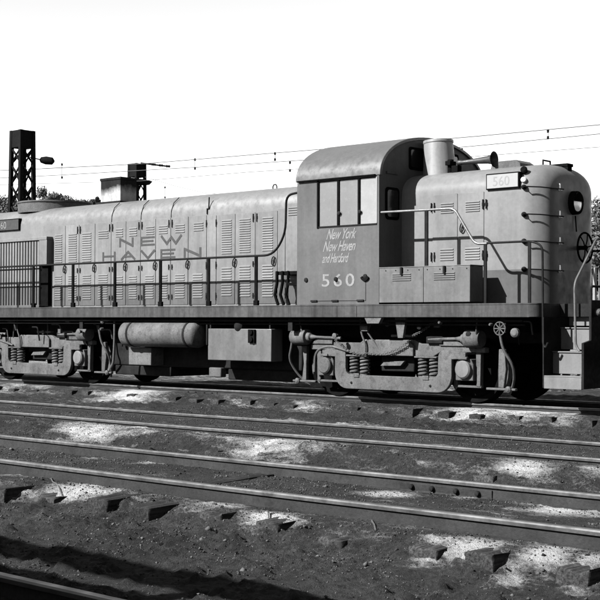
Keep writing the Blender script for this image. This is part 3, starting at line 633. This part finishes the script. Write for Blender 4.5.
# handrails: posts and pipes
hr = empty('handrail', (0, 0, 0), loco); RY = -1.475; RZ = 2.435
def bend(pts, r=0.12, n=5):
    """round the corners of a polyline"""
    P = [Vector(p) for p in pts]; out = [P[0]]
    for i in range(1, len(P) - 1):
        a, b_, c = P[i - 1], P[i], P[i + 1]; d0 = (a - b_); d1 = (c - b_); rr = min(r, d0.length * .48, d1.length * .48)
        s0 = b_ + d0.normalized() * rr; s1 = b_ + d1.normalized() * rr
        for k in range(n + 1): t = k / n; out.append(s0 * (1 - t) ** 2 + b_ * 2 * t * (1 - t) + s1 * t * t)
    return out + [P[-1]]
for s_ in (-1, 1):
    y = s_ * 1.475
    MB().tube(bend([(-7.6, y, RZ), (2.42, y, RZ), (2.70, y, 2.78), (2.72, y, 3.46), (3.02, y, 3.49)], 0.26), 0.020, 10).build('rail_pipe', M_RAILING, hr)
    for x in (-6.95, -5.66, -4.37, -3.07, -1.78, -0.47, 0.82, 2.01):
        pb = MB().box(x - 0.032, x + 0.032, y - 0.014, y + 0.014, ZB - 0.02, RZ - 0.015); pb.box(x - 0.05, x + 0.05, y - 0.02, y + 0.03, ZB, ZB + 0.09)
        pb.build('post', M_BLACK, hr, 0.003)
    MB().tube(bend([(CX1 - 0.01, y, 3.05), (6.22, y, 3.035), (6.60, y, 2.47), (6.82, y, 2.47)], 0.10), 0.021, 10).build('rail_pipe', M_RAILB, hr)
    MB().box(5.66, 5.72, y - 0.014, y + 0.014, 2.159, 3.035).build('post', M_RAILING, hr, 0.003)
    MB().tube(bend([(6.75, y, 2.475), (7.60, y, 2.475), (7.78, y, 2.40), (7.79, y, 0.96), (7.83, y + 0.0, 0.90), (7.87, y, 0.98)], 0.12), 0.017, 8).build('rail_pipe', M_RAILING, hr)
    for x in (6.79, 7.56): MB().box(x - 0.024, x + 0.024, y - 0.012, y + 0.012, ZB, 2.475).build('post', M_RAILING, hr, 0.003)
    # corner step rail at the end platform
    MB().tube(bend([(8.36, s_ * 1.43, 0.86), (8.30, s_ * 1.43, 0.95), (8.28, s_ * 1.43, 1.84), (8.30, s_ * 0.80, 2.53), (8.30, s_ * 0.62, 2.50), (8.30, s_ * 0.60, 1.55)], 0.10), 0.018, 8).build('rail_pipe', M_RAILB, hr)
MB().tube(bend([(8.45, -1.25, 1.50), (8.45, -1.25, 1.80), (8.47, 1.25, 1.80), (8.45, 1.25, 1.50)], 0.06), 0.018, 8).build('rail_pipe', M_RAILING, hr)
for x, y in ((8.36, -0.98), (8.38, -0.84)): MB().box(x - 0.02, x + 0.02, y - 0.03, y + 0.03, 1.50, 2.08).build('end_stanchion', M_STACK, hr, 0.004)
# coil of rope hanging by the rear cab corner
for k in range(3):
    x = 2.30 + k * 0.13; MB().tube([(x, -1.25, 2.16), (x + 0.03, -1.28, 1.95), (x - 0.02, -1.28, 1.75), (x + 0.05, -1.27, 1.57)], 0.028, 8).build('hose', M_BLACK, loco)
MB().box(2.28, 2.75, -1.24, -0.93, 2.10, 2.16).build('hose_rack', M_BLACK, loco)
MB().box(2.74, 2.98, -1.44, -0.95, 1.9, 1.95).build('hose_rack', M_BLACK, loco)

# end steps and end plate
for e_ in (1, -1):
    stw = empty('steps', (0, 0, 0), loco)
    for s_ in (-1, 1):
        XA, XB = e_ * 7.81, e_ * 8.425
        for k in range(4):
            y = s_ * (1.49 - 0.235 * k); z = 0.50 + 0.352 * k
            b = MB().box(XA, XB, y, y - s_ * 0.26, z - 0.02, z); b.box(XA, XB, y - s_ * (0.0 if k == 0 else 0.02), y - s_ * 0.04, z - (0.19 if k == 0 else 0.33), z - 0.021)
            if k < 4: b.build('step', M_STEPS, stw, 0.005)
        MB().prism([(s_ * 1.49, 0.32), (s_ * 1.49, 1.35), (s_ * 0.6, 1.35), (s_ * 0.6, 1.0), (s_ * 1.2, 0.32)], 'x', XA - 0.02 * e_, XA - 0.002 * e_).build('step_side', M_DARK, stw)
    MB().prism([(-1.50, 0.32), (1.50, 0.32), (1.50, 0.98), (1.28, 1.02), (1.28, 1.60), (-1.28, 1.60), (-1.28, 1.02), (-1.50, 0.98)], 'x', e_ * 8.43, e_ * 8.47).build('end_plate', M_DARK, loco, 0.006)
    cp = MB().box(e_ * 8.46, e_ * 8.78, -0.13, 0.13, 0.76, 0.98); cp.prism([(e_ * 8.76, -0.20), (e_ * 8.98, -0.22), (e_ * 9.04, -0.10), (e_ * 8.90, -0.02), (e_ * 8.90, 0.10), (e_ * 9.02, 0.20), (e_ * 8.96, 0.24), (e_ * 8.76, 0.17)], 'z', 0.72, 1.02)
    cp.build('coupler', M_DARK, loco, 0.01)
    for y in (-0.75, 0.7):
        b = MB(); b.tube(bend([(e_ * 8.46, y, 1.20), (e_ * 8.60, y, 1.22), (e_ * 8.66, y + .05, 0.75), (e_ * 8.60, y + .1, 0.45), (e_ * 8.56, y + .25, 0.42)], 0.15), 0.028, 8); b.build('air_hose', M_BLACK, loco)
MB().lathe((8.47, -1.12, 1.42), (1, -0.4, 0), [(0, 0.06), (0.06, 0.06), (0.09, 0.03)], 12).build('receptacle', M_TRUCK2, loco)

# things slung under the frame
def reservoir(x0, x1, y, z, r):
    res_ = MB(); d = r * 0.45; n = 6
    pf = [(d - d * math.cos(RAD(90 * i / n)), r * math.sin(RAD(90 * i / n))) for i in range(n + 1)]
    L_ = x1 - x0; pf = [(a, max(b_, 0.01)) for a, b_ in pf] + [(L_ - a, max(b_, 0.01)) for a, b_ in pf[::-1]]
    o = res_.lathe((x0, y, z), (1, 0, 0), pf, 32).build('air_reservoir', M_TRUCK, loco, ang=60)
    for x in (x0 + 0.30, x1 - 0.30):
        b = MB(); b.lathe((x, y, z), (1, 0, 0), [(0, r + 0.001), (0, r + 0.010), (0.045, r + 0.010), (0.045, r + 0.001)], 32); b.box(x - 0.02, x + 0.06, y - 0.02, y + 0.02, z + r, 1.352); b.box(x - 0.05, x + 0.09, y - 0.05, y + 0.05, z + r + 0.01, z + r + 0.06)
        b.build('strap', M_DARK, o)
reservoir(-1.72, 0.46, -1.27, 1.035, 0.245)
MB().box(-2.55, 2.55, -0.86, 0.86, 0.40, 0.949).build('fuel_tank', M_DARK, loco, 0.03)
MB().box(-2.5, -0.86, -0.84, 0.84, 0.21, 0.399).build('fuel_tank_sump', M_DARK, loco, 0.02); MB().box(0.70, 2.45, -0.84, 0.84, 0.20, 0.399).build('fuel_tank_sump', M_DARK, loco, 0.02)
MB().box(-1.68, -1.03, -1.20, -0.862, 0.43, 0.77).build('sump_box', M_TRUCK, loco, 0.012)
tb = MB().box(0.69, 2.27, -1.36, -1.06, 0.575, 1.15).build('fuel_box', M_BOX, loco, 0.012)
MB().box(0.665, 0.695, -1.38, -0.9, 0.85, 1.22).build('hanger', M_DARK, tb); MB().box(2.20, 2.23, -1.34, -0.95, 1.10, 1.352).build('hanger', M_DARK, tb); MB().box(0.72, 0.75, -1.34, -0.95, 1.10, 1.352).build('hanger', M_DARK, tb)
MB().lathe((1.45, -1.25, 1.19), (0, -1, 0.1), [(0, 0.10), (0.10, 0.10), (0.13, 0.07), (0.15, 0.02)], 16).build('filler_cap', M_DARK, tb)
b = MB().box(1.74, 1.90, -1.40, -1.355, 0.90, 1.14); b.cyl((1.82, -1.40, 1.09), (1.82, -1.43, 1.09), 0.05, n=12); b.cyl((1.82, -1.40, 0.96), (1.82, -1.43, 0.96), 0.05, n=12); b.build('fuel_gauge', M_BLACK, tb, 0.004)
MB().box(0.30, 0.62, -0.95, -0.80, 0.24, 0.42).build('drain_valve', M_TRUCK2, loco, 0.02)
MB().box(-1.9, 2.5, -0.75, -0.70, 0.36, 0.40).build('pipe_run', M_BLACK, loco)
for y, z, r in ((-1.42, 1.30, 0.020), (-1.36, 1.24, 0.014)): MB().tube([(-7.5, y, z), (-2.0, y, z), (-1.9, y + .02, z - .005), (7.4, y + .02, z - .005)], r, 8).build('air_line', M_DARK, loco)
b = MB(); b.tube(bend([(-1.95, -1.33, 1.30), (-1.95, -1.33, 0.85), (-2.0, -1.32, 0.45), (-2.1, -1.30, 0.36)], 0.2), 0.026, 8); b.build('drain_pipe', M_TRUCK2, loco)
for x, y, z, r in ((-2.25, -1.40, 1.28, 0.055), (-2.33, -1.36, 1.12, 0.035), (5.9, -1.42, 1.27, 0.03), (6.85, -1.44, 1.24, 0.025), (7.25, -1.40, 1.12, 0.07)):
    MB().lathe((x, y + .05, z), (0, -1, 0), [(0, r), (0.05, r), (0.07, r * .6)], 12).build('valve', M_TRUCK, loco)
b = MB(); b.lathe((7.02, -1.38, 1.18), (0, -1, 0), [(0, 0.02), (0.06, 0.02)], 8)
for k in range(8): a = k * math.pi / 4; b.tube([(7.02, -1.44, 1.18), (7.02 + 0.10 * math.cos(a), -1.44, 1.18 + 0.10 * math.sin(a))], 0.010, 6)
b.tube([(7.02 + 0.10 * math.cos(a), -1.44, 1.18 + 0.10 * math.sin(a)) for a in np.linspace(0, 6.283, 17)], 0.010, 6); b.build('valve_wheel', M_TRUCK2, loco)

# small pipes, cocks and clips hung under the walkway edge
q = random.Random(21)
for k in range(46):
    x = q.uniform(-6.3, 7.2)
    if -1.9 < x < 2.4: continue
    z = q.uniform(1.02, 1.30); y = -q.uniform(1.02, 1.34); kind = k % 4; b = MB()
    if kind == 0: L_ = q.uniform(.12, .4); b.tube(bend([(x, y, z), (x + L_, y, z), (x + L_, y + .05, z - q.uniform(.1, .3))], .05), q.uniform(.010, .018), 6)
    elif kind == 1: b.lathe((x, y, z), (0, -1, 0), [(0, .03), (.05, .03), (.06, .045), (.08, .045), (.09, .015)], 10)
    elif kind == 2: b.box(x, x + q.uniform(.06, .16), y, y + .05, z, z + q.uniform(.04, .1))
    else: b.tube([(x, y, 1.35), (x + q.uniform(-.1, .1), y - .02, 1.1), (x + q.uniform(-.2, .2), y + .03, q.uniform(.8, 1.0))], .014, 6)
    b.build('pipe_fitting', q.choice((M_TRUCK, M_TRUCK2, M_TRUCK2, M_DARK)), loco)

# ------------------------------------------------------------------ trucks
WHEEL = MB().lathe((0, 0, 0), (0, 1, 0), [(-0.055, 0.10), (-0.06, 0.13), (-0.03, 0.15), (-0.02, 0.40), (-0.065, 0.43), (-0.07, 0.503), (0.055, 0.512), (0.075, 0.538), (0.09, 0.530), (0.09, 0.43), (0.05, 0.40), (0.05, 0.12), (0.09, 0.11)], 48).mesh('wheel', M_BLACK, ang=30)
def helix(x, y, z0, z1, r, wr, turns):
    n = turns * 14; return MB().tube([(x + r * math.cos(2 * math.pi * turns * i / n), y + r * math.sin(2 * math.pi * turns * i / n), z0 + (z1 - z0) * i / n) for i in range(n + 1)], wr, 6)
def truck(xc, chain):
    t = empty('truck', (xc, 0, 0), loco)
    for ax in (-1.42, 1.42):
        MB().cyl((ax, -0.95, 0.512), (ax, 0.95, 0.512), 0.085, n=16).build('axle', M_DARK, t)
        for s_ in (-1, 1):
            o = bpy.data.objects.new('wheel', WHEEL); C.objects.link(o); o.parent = t; o.location = (ax, s_ * 0.745, 0.512)
            if s_ > 0: o.rotation_euler = (0, 0, math.pi)
    MB().box(-0.34, 0.34, -0.98, 0.98, 0.46, 0.80).build('bolster', M_DARK, t, 0.02)
    for s_ in (-1, 1):
        Y = lambda v: s_ * v
        # frame with its deep middle panel
        pf = [(-1.78, 0.80), (-1.78, 0.88), (-1.55, 0.93), (-0.70, 0.93), (-0.60, 0.985), (0.44, 0.985), (0.56, 0.93), (1.55, 0.93), (1.78, 0.88), (1.78, 0.80), (0.95, 0.80), (0.80, 0.72), (-0.80, 0.72), (-0.95, 0.80)]
        MB().prism(pf, 'y', Y(1.10), Y(0.97)).build('side_frame', M_TRUCK, t, 0.012)
        MB().prism([(-0.60, 0.725), (-0.62, 0.90), (-0.52, 0.975), (0.36, 0.975), (0.44, 0.90), (0.44, 0.725)], 'y', Y(1.150), Y(1.102)).build('frame_panel', M_TRUCK, t, 0.01)
        # drop equalizer
        eq = [(-1.47, 0.70), (-1.47, 0.80)] + [(-1.12, 0.83)] + arc(-1.06, 0.72, 0.11, 80, 0, 4) + [(-0.95, 0.50)] + arc(-0.84, 0.50, 0.11, 180, 270, 4) + arc(0.84, 0.50, 0.11, 270, 360, 4) + [(0.95, 0.50)] + arc(1.06, 0.72, 0.11, 180, 100, 4) + [(1.12, 0.83), (1.47, 0.80), (1.47, 0.70), (1.21, 0.69), (1.205, 0.42)] + arc(0.94, 0.42, 0.265, 0, -90, 6) + arc(-0.92, 0.42, 0.265, 270, 180, 6) + [(-1.185, 0.69)]
        MB().prism(eq, 'y', Y(1.175), Y(1.105)).build('equalizer', M_TRUCK, t, 0.010)
        for x in (-0.80, 0.82): MB().lathe((x - 0.02, Y(1.176), 0.26), (0, s_, 0), [(0, 0.022), (0.012, 0.020), (0.016, 0.01)], 8).build('rivet', M_DARK, t)
        for x in (-0.82, -0.60, 0.60, 0.82):
            helix(x, Y(1.085), 0.405, 0.695, 0.070, 0.022, 5).build('spring', M_TRUCK, t)
            MB().cyl((x, Y(1.085), 0.39), (x, Y(1.085), 0.412), 0.085, n=14).build('spring_seat', M_TRUCK, t)
        for x in (-0.71, 0.71): MB().box(x - 0.22, x + 0.22, Y(1.19), Y(1.0), 0.700, 0.728).build('spring_cap', M_TRUCK, t, 0.008); MB().box(x - 0.06, x + 0.06, Y(1.19), Y(1.177), 0.35, 0.42).build('spring_clip', M_TRUCK, t, 0.008)
        MB().prism([(-0.30, 0.55), (-0.22, 0.62), (0.20, 0.64), (0.12, 0.56)], 'y', Y(1.06), Y(0.985)).build('bolster_plate', M_TRUCK, t, 0.006)
        for ax in (-1.42, 1.42):
            for d in (-0.215, 0.215): MB().prism([(ax + d - 0.045, 0.80), (ax + d + 0.045, 0.80), (ax + d + 0.035, 0.27), (ax + d - 0.035, 0.27)], 'y', Y(1.06), Y(0.97)).build('pedestal', M_TRUCK2, t, 0.006)
            MB().box(ax - 0.26, ax + 0.26, Y(1.05), Y(0.98), 0.25, 0.285).build('pedestal_tie', M_TRUCK2, t, 0.004)
            jb = MB().prism([(ax - 0.165, 0.36), (ax - 0.165, 0.62), (ax - 0.12, 0.70), (ax + 0.12, 0.70), (ax + 0.165, 0.62), (ax + 0.165, 0.36)], 'y', Y(1.13), Y(0.90)).build('journal_box', M_TRUCK2, t, 0.012)
            MB().lathe((ax, Y(1.13), 0.535), (0, s_, 0), [(0, 0.148), (0.05, 0.142), (0.07, 0.12), (0.075, 0.02)], 24).build('journal_lid', M_STEPS if ax > 0 else M_TRUCK2, t)
            MB().box(ax - 0.07, ax + 0.09, Y(1.20), Y(1.14), 0.69, 0.735).build('lid_hinge', M_TRUCK, t, 0.01)
        # brake cylinders on both ends
        for e_ in (-1, 1):
            xa = e_ * 1.80 if e_ < 0 else 1.46
            xb = xa - 0.31 if e_ < 0 else xa + 0.27
            d = 1 if xb > xa else -1
            bc = MB().lathe((xa, Y(1.15), 1.015), (d, 0, 0), [(-0.22, 0.020), (-0.20, 0.022), (-0.08, 0.045), (-0.06, 0.075), (0, 0.085), (0.015, 0.130), (0.03, 0.140), (abs(xb - xa), 0.140), (abs(xb - xa) + 0.03, 0.125)], 24).build('brake_cylinder', M_TRUCK, t)
            MB().tube([(xa - d * 0.20, Y(1.15), 1.015), (xa - d * 0.72, Y(1.14), 1.0)], 0.024, 8).build('push_rod', M_TRUCK, t)
            MB().prism([(xa - d * 0.16, 0.985), (xa - d * 0.52, 0.985), (xa - d * 0.52, 0.90), (xa - d * 0.05, 0.90)], 'y', Y(1.13), Y(1.09)).build('cylinder_bracket', M_TRUCK, t, 0.006)
            # brake hanger and shoe outboard of the wheel
            hx = e_ * 2.02
            MB().prism([(hx - 0.05, 0.86), (hx + 0.05, 0.86), (hx + e_ * 0.02 + 0.06, 0.55), (hx + 0.04, 0.26), (hx - 0.06, 0.26), (hx - e_ * 0.02 - 0.04, 0.55)], 'y', Y(1.00), Y(0.93)).build('brake_hanger', M_TRUCK, t, 0.01)
            MB().prism([(ax_, az_) for ax_, az_ in arc(e_ * 1.42, 0.512, 0.535, (180 if e_ < 0 else 0) - 28, (180 if e_ < 0 else 0) + 28, 6) + arc(e_ * 1.42, 0.512, 0.60, (180 if e_ < 0 else 0) + 28, (180 if e_ < 0 else 0) - 28, 6)], 'y', Y(0.80), Y(0.68)).build('brake_shoe', M_TRUCK2, t, 0.006)
            MB().box(e_ * 1.75, e_ * 2.28, Y(1.02), Y(0.95), 0.225, 0.262).build('brake_beam', M_TRUCK2, t, 0.01)
            MB().lathe((e_ * 2.16, Y(1.0), 0.245), (0, s_, 0), [(0, 0.05), (0.04, 0.05), (0.06, 0.02)], 10).build('beam_pin', M_TRUCK2, t)
            MB().tube(bend([(e_ * 2.10, Y(1.20), 1.20), (e_ * 2.16, Y(1.18), 0.85), (e_ * 2.30, Y(1.10), 0.62), (e_ * 2.22, Y(0.95), 0.35), (e_ * 2.05, Y(0.82), 0.16)], 0.2), 0.022, 8).build('sand_pipe', M_TRUCK2, t)
        MB().tube(bend([(-1.65, Y(1.16), 0.42), (-1.62, Y(1.18), 0.78), (-1.30, Y(1.19), 0.88), (-0.75, Y(1.19), 0.76)], 0.2), 0.022, 8).build('brake_pipe', M_TRUCK2, t)
        MB().tube(bend([(-0.62, Y(1.18), 1.33), (-0.60, Y(1.20), 1.10), (-0.50, Y(1.19), 0.90), (-0.52, Y(1.18), 0.72)], 0.2), 0.016, 8).build('brake_pipe', M_TRUCK2, t)
        MB().box(0.70, 1.02, Y(1.16), Y(1.05), 0.93, 1.05).build('slack_adjuster', M_DARK, t, 0.02)
        MB().box(-0.05, 0.42, Y(1.10), Y(1.0), 1.03, 1.07).build('side_bearing', M_TRUCK, t, 0.01)
        if chain and s_ < 0:
            for (x0, z0, x1, z1, sag) in ((-1.15, 0.98, -0.45, 0.76, 0.10), (-0.45, 0.76, 0.45, 1.00, 0.10), (0.45, 1.05, 0.95, 1.33, 0.03)):
                c = MB(); k = 22
                for i in range(k):
                    u = (i + .5) / k; px = x0 + (x1 - x0) * u; pz = z0 + (z1 - z0) * u - sag * 4 * u * (1 - u)
                    rr_ = 0.022; pts = [(px + rr_ * 1.1 * math.cos(a), -1.205 + (rr_ * .7 * math.sin(a) if i % 2 else 0), pz + (0 if i % 2 else rr_ * .7 * math.sin(a))) for a in np.linspace(0, 2 * math.pi, 9)]
                    c.tube(pts, 0.007, 5)
                c.build('chain', M_TRUCK2, t)
    return t
truck(4.75, True); truck(-4.70, False)

# ------------------------------------------------------------------ overhead line: lattice towers and wires
def lattice_tower(base, wid0, wid1, hgt, plate, label, gz=-0.3):
    t = empty('lattice_tower', (base[0], base[1], gz)); H = hgt - gz
    W = lambda z: (wid0 + (wid1 - wid0) * z / H) / 2
    for sx in (-1, 1):
        for sy in (-1, 1):
            MB().loft([[(sx * W(z) + dx, sy * W(z) + dy, z) for dx, dy in ((-.085, -.085), (.085, -.085), (.085, .085), (-.085, .085))] for z in (0, H)]).build('leg', M_LATT, t)
    for fx, fy in ((1, 0), (-1, 0), (0, 1), (0, -1)):
        b = MB(); z = 0.3; k = 0; st_ = wid0 * 1.05
        while z < H - plate - 0.1:
            z1 = min(z + st_, H - plate); a, c = W(z), W(z1)
            for d in (-1, 1):
                p = Vector((fx * a - fy * a * d, fy * a + fx * a * d, z)); q = Vector((fx * c + fy * c * d, fy * c - fx * c * d, z1))
                b.tube([p, q], 0.052, 4)
            z = z1
        b.build('lacing', M_LATT, t)
    MB().loft([[(sx * (W(z) + .06), sy * (W(z) + .06), z) for sx, sy in ((-1, -1), (1, -1), (1, 1), (-1, 1))] for z in (H - plate, H)]).build('top_plate', M_LATT, t, 0.02)
    tag(t, label, 'tower'); return t
T1 = atD(22.5, 131, 65); T2 = atD(137, 164, 88)
t1 = lattice_tower((T1[0], T1[1]), 0.95, 0.72, T1[2], 0.85, 'tall dark steel lattice tower rising at far left with a lamp on an arm')
arm = MB().tube([(0.35, 0.2, T1[2] - 1.0), (0.75, 0.55, T1[2] - 1.12)], 0.03, 6).build('lamp_arm', M_LATT, t1)
MB().lathe((0.70, 0.52, T1[2] - 1.12), (0.72, 0.66, -0.10), [(0, 0.05), (0.06, 0.14), (0.30, 0.20), (0.62, 0.18), (0.72, 0.05)], 16).build('lamp_head', M_LATT, t1)
t2 = lattice_tower((T2[0], T2[1]), 0.95, 0.72, T2[2], 0.9, 'dark steel lattice tower behind the square exhaust stack')
MB().lathe((0.1, 0.1, T2[2] - 1.12), (0, 0, 1), [(0, 0.25), (0.05, 0.72), (0.25, 0.9), (0.38, 0.4)], 20).build('lamp_ring', M_LATT, t2)
MB().tube([(0.2, 0.15, T2[2] + 0.36), (1.6, 1.3, T2[2] + 0.14)], 0.06, 6).build('cross_arm', M_LATT, t2)
for k in range(3): MB().lathe((0.75 + .38 * k, 0.62 + .31 * k, T2[2] + 0.27 - .06 * k), (0.77, 0.63, -.05), [(0, 0.04), (0.05, 0.11), (0.10, 0.05), (0.15, 0.11), (0.20, 0.05), (0.25, 0.11), (0.3, 0.03)], 10).build('insulator', M_LATT, t2)
def wire(pts, r, label, drops=()):
    P = [Vector(atD(x, y, D)) for x, y, D in pts]; d = []
    for i in range(len(P) - 1):
        for k in range(8): d.append(P[i].lerp(P[i + 1], k / 8))
    d.append(P[-1]); o = MB().tube(d, r, 5).build('overhead_wire', M_WIRE, None); tag(o, label, 'wire', 'overhead wires')
    for x, y0, y1, D in drops:
        a = Vector(atD(x, y0, D)); b_ = Vector(atD(x, y1, D))
        MB().tube([a, b_], 0.012, 5).build('dropper', M_WIRE, o)
        for e_ in (a, b_): MB().lathe(e_ - Vector((0, 0, .09)), (0, 0, 1), [(0, 0.02), (0.03, 0.06), (0.06, 0.035), (0.09, 0.06), (0.13, 0.02)], 10).build('insulator', M_LATT, o)
wire([(-40, 172, 70), (36, 169, 66), (140, 164, 64), (250, 155, 60), (350, 147, 57), (480, 136, 53), (640, 121, 49)], 0.017, 'topmost overhead wire crossing the sky above the cab', [(275, 153, 159, 59), (548, 130.5, 137, 51)])
wire([(-40, 180, 72), (62, 175, 67), (200, 167, 63), (350, 157, 58), (480, 145.5, 54), (640, 130, 50)], 0.016, 'second overhead wire from the top', [(62, 164, 177, 67), (195, 159, 168, 63), (462, 149, 153, 54)])
wire([(-40, 186, 74), (140, 181, 67), (250, 172, 62), (350, 166, 59), (480, 156, 55), (640, 144, 51)], 0.012, 'third overhead wire from the top, hidden behind the cab', [(290, 162, 170, 60)])
wire([(145, 177, 85), (175, 186, 84), (205, 193, 83), (260, 197, 80), (400, 190, 76)], 0.012, 'thin overhead wire sloping down from the tower behind the exhaust stack', [(165, 187, 197, 84)])

# ------------------------------------------------------------------ trees and far building
def tree(px, py, D, crown_r, crown_h, seed, label, dens=20000, leaf=0.115):
    top = atD(px, py, D); q = random.Random(seed); gz = -0.35; H = top[2] - gz
    t = empty('tree', (top[0], top[1], gz)); tag(t, label, 'tree', 'trees beyond the tracks')
    tr = MB(); tr.tube([(0, 0, 0), (0.05, 0, H * .3), (-.05, .05, H * .6), (0, 0, H * .85)], 0.16, 8)
    limbs = []
    for k in range(7):
        a = q.uniform(0, 6.28); z0 = H * q.uniform(.35, .7); r = crown_r * q.uniform(.5, .9); e_ = (r * math.cos(a), r * math.sin(a), z0 + q.uniform(.1, .3) * H); tr.tube([(0, 0, z0), (e_[0] * .5, e_[1] * .5, z0 + .4), e_], 0.06, 6); limbs.append(e_)
    tr.build('trunk', M_BARK, t)
    lf = MB(); cl = []
    for k in range(46):
        while True:
            v = (q.uniform(-1, 1), q.uniform(-1, 1), q.uniform(-1, 1))
            if sum(c * c for c in v) < 1: break
        cl.append((v[0] * crown_r, v[1] * crown_r, H - crown_h / 2 + v[2] * crown_h * .46, q.uniform(.5, 1.05) * crown_r * .36))
    for i in range(dens):
        c = q.choice(cl); r = c[3] * (q.random() ** .5)
        d = Vector((q.gauss(0, 1), q.gauss(0, 1), q.gauss(0, 1))).normalized(); p = Vector(c[:3]) + d * r
        u = Vector((q.gauss(0, 1), q.gauss(0, 1), q.gauss(0, 1))).normalized(); v = u.cross(d if abs(u.dot(d)) < .95 else Vector((1, 0, 0))).normalized(); s_ = leaf * q.uniform(.5, 1.2)
        lf.add([p - u * s_, p + v * s_ * .6, p + u * s_, p - v * s_ * .6], [(0, 1, 2, 3)])
    lf.build('crown', M_LEAF, t, smooth=False)
for i, a in enumerate(((-16, 194, 105, 3.2, 5), (6, 198, 112, 2.0, 4), (48, 189, 108, 2.3, 5.0), (64, 193, 118, 2.0, 4.5), (32, 194, 104, 1.7, 4.5), (80, 196, 126, 2.2, 4.0), (93, 199, 132, 1.7, 3.5), (95.5, 193, 100, 0.45, 3.2))):
    tree(*a, 11 + i, ['broad tree cut off by the left edge', 'low tree left of the tall lattice tower', 'rounded tree just right of the tall lattice tower', 'leafy tree second to the right of the tall lattice tower', 'low tree half behind the tall lattice tower', 'hazy low tree above the fan shroud', 'small low tree left of the exhaust stack', 'narrow dark conifer beside the exhaust stack'][i])
for i, a in enumerate(((606, 196, 90, 2.6, 8), (618, 205, 80, 3.2, 9), (588, 232, 95, 1.5, 5))):
    tree(*a, 31 + i, ['tall tree behind the nose at the right edge', 'bushy tree cut off by the right edge', 'low tree hidden behind the nose of the locomotive'][i], dens=24000)

# ------------------------------------------------------------------ fence behind the photographer (unseen, added and shaped to cast the bottom left shadow)
fn = empty('shadow_caster_fence', (0, -16.75, -0.35)); tag(fn, 'tall board fence with open top rail, unseen, added to cast the bottom left shadow', 'fence')
FB = 0.35
MB().box(3.0, 13.4, -0.03, 0.03, 2.66 + FB, 2.95 + FB).build('top_rail', M_WOOD, fn, 0.006)
x = 3.0; b0 = None
while x < 13.3:
    if b0 is None: b0 = MB().box(0, 0.192, 0.032, 0.058, 0.0, 2.47 + FB).build('board', M_WOOD, fn, loc=(x, 0, 0))
    else: link_copy(b0, fn, (x, 0, rnd.uniform(-0.015, 0.015)))
    x += 0.196
p0 = None
for k in range(5):
    if p0 is None: p0 = MB().box(-0.06, 0.06, -0.15, -0.032, 0, 2.95 + FB).build('post', M_WOOD, fn, loc=(3.2 + k * 2.5, 0, 0))
    else: link_copy(p0, fn, (3.2 + k * 2.5, 0, 0))
MB().box(3.0, 13.4, -0.031, 0.031, 1.2, 1.3).build('cross_rail', M_WOOD, fn)

# ------------------------------------------------------------------ unseen freight car added outside the frame to block sky light from the nose
bxr = empty('sky_blocker_car', (0, 0, 0)); tag(bxr, 'dark freight car, unseen past the right edge, added to block sky light from the nose', 'sky_blocker_car')
BX0, BX1 = 10.15, 22.5
MB().box(BX0, BX1, -1.45, 1.45, 1.05, 3.95).build('body', M_DARK, bxr, 0.02)
MB().prism([(-1.55, 3.952), (1.55, 3.952), (1.55, 4.0), (0, 4.28), (-1.55, 4.0)], 'x', BX0 - 0.08, BX1 + 0.08).build('roof', M_DARK, bxr)
MB().box(15.2, 17.4, -1.53, -1.452, 1.15, 3.85).build('door', M_DARK, bxr, 0.01)
for k in range(7): MB().box(BX0 - 0.03, BX0 - 0.005, -1.35, -0.95, 1.3 + k * 0.36, 1.33 + k * 0.36).build('ladder_rung', M_DARK, bxr)
MB().box(BX0 - 0.9, BX0, -0.12, 0.12, 0.78, 0.96).build('coupler', M_DARK, bxr, 0.01)
for xc in (BX0 + 2.0, BX1 - 2.0):
    for s_ in (-1, 1):
        MB().prism([(xc - 1.05, 0.42), (xc - 1.05, 0.62), (xc - 0.3, 0.80), (xc + 0.3, 0.80), (xc + 1.05, 0.62), (xc + 1.05, 0.42), (xc + 0.3, 0.25), (xc - 0.3, 0.25)], 'y', s_ * 1.0, s_ * 0.88).build('truck_frame', M_DARK, bxr, 0.01)
        for ax in (-0.85, 0.85): o = bpy.data.objects.new('wheel', WHEEL); C.objects.link(o); o.parent = bxr; o.location = (xc + ax, s_ * 0.745, 0.424); o.scale = (0.82, 1, 0.82); o.rotation_euler = (0, 0, math.pi if s_ > 0 else 0)
    MB().box(xc - 0.25, xc + 0.25, -0.87, 0.87, 0.5, 1.048).build('bolster', M_DARK, bxr)

# ------------------------------------------------------------------ sticks on the cinders
def stick(px0, py0, px1, py1, r, label, z=-0.27):
    a = atZ(px0, py0, z); b_ = atZ(px1, py1, z); n = 6; pts = []
    for i in range(n + 1):
        p = a + (b_ - a) * i / n; pts.append((p[0] + rnd.uniform(-.01, .01), p[1] + rnd.uniform(-.01, .01), float(height(np.array([p[0]]), np.array([p[1]]))[0]) + r * 1.2))
    o = MB().tube(pts, r, 6).build('stick', M_TWIG, None); tag(o, label, 'stick')
stick(50, 495, 63, 508, 0.006, 'thin pale stick on the cinders at left')
stick(366, 530, 376, 551, 0.006, 'short stick lying between two tie ends')
stick(268, 536, 282, 544, 0.005, 'thin pale stick below a tie end near the middle')
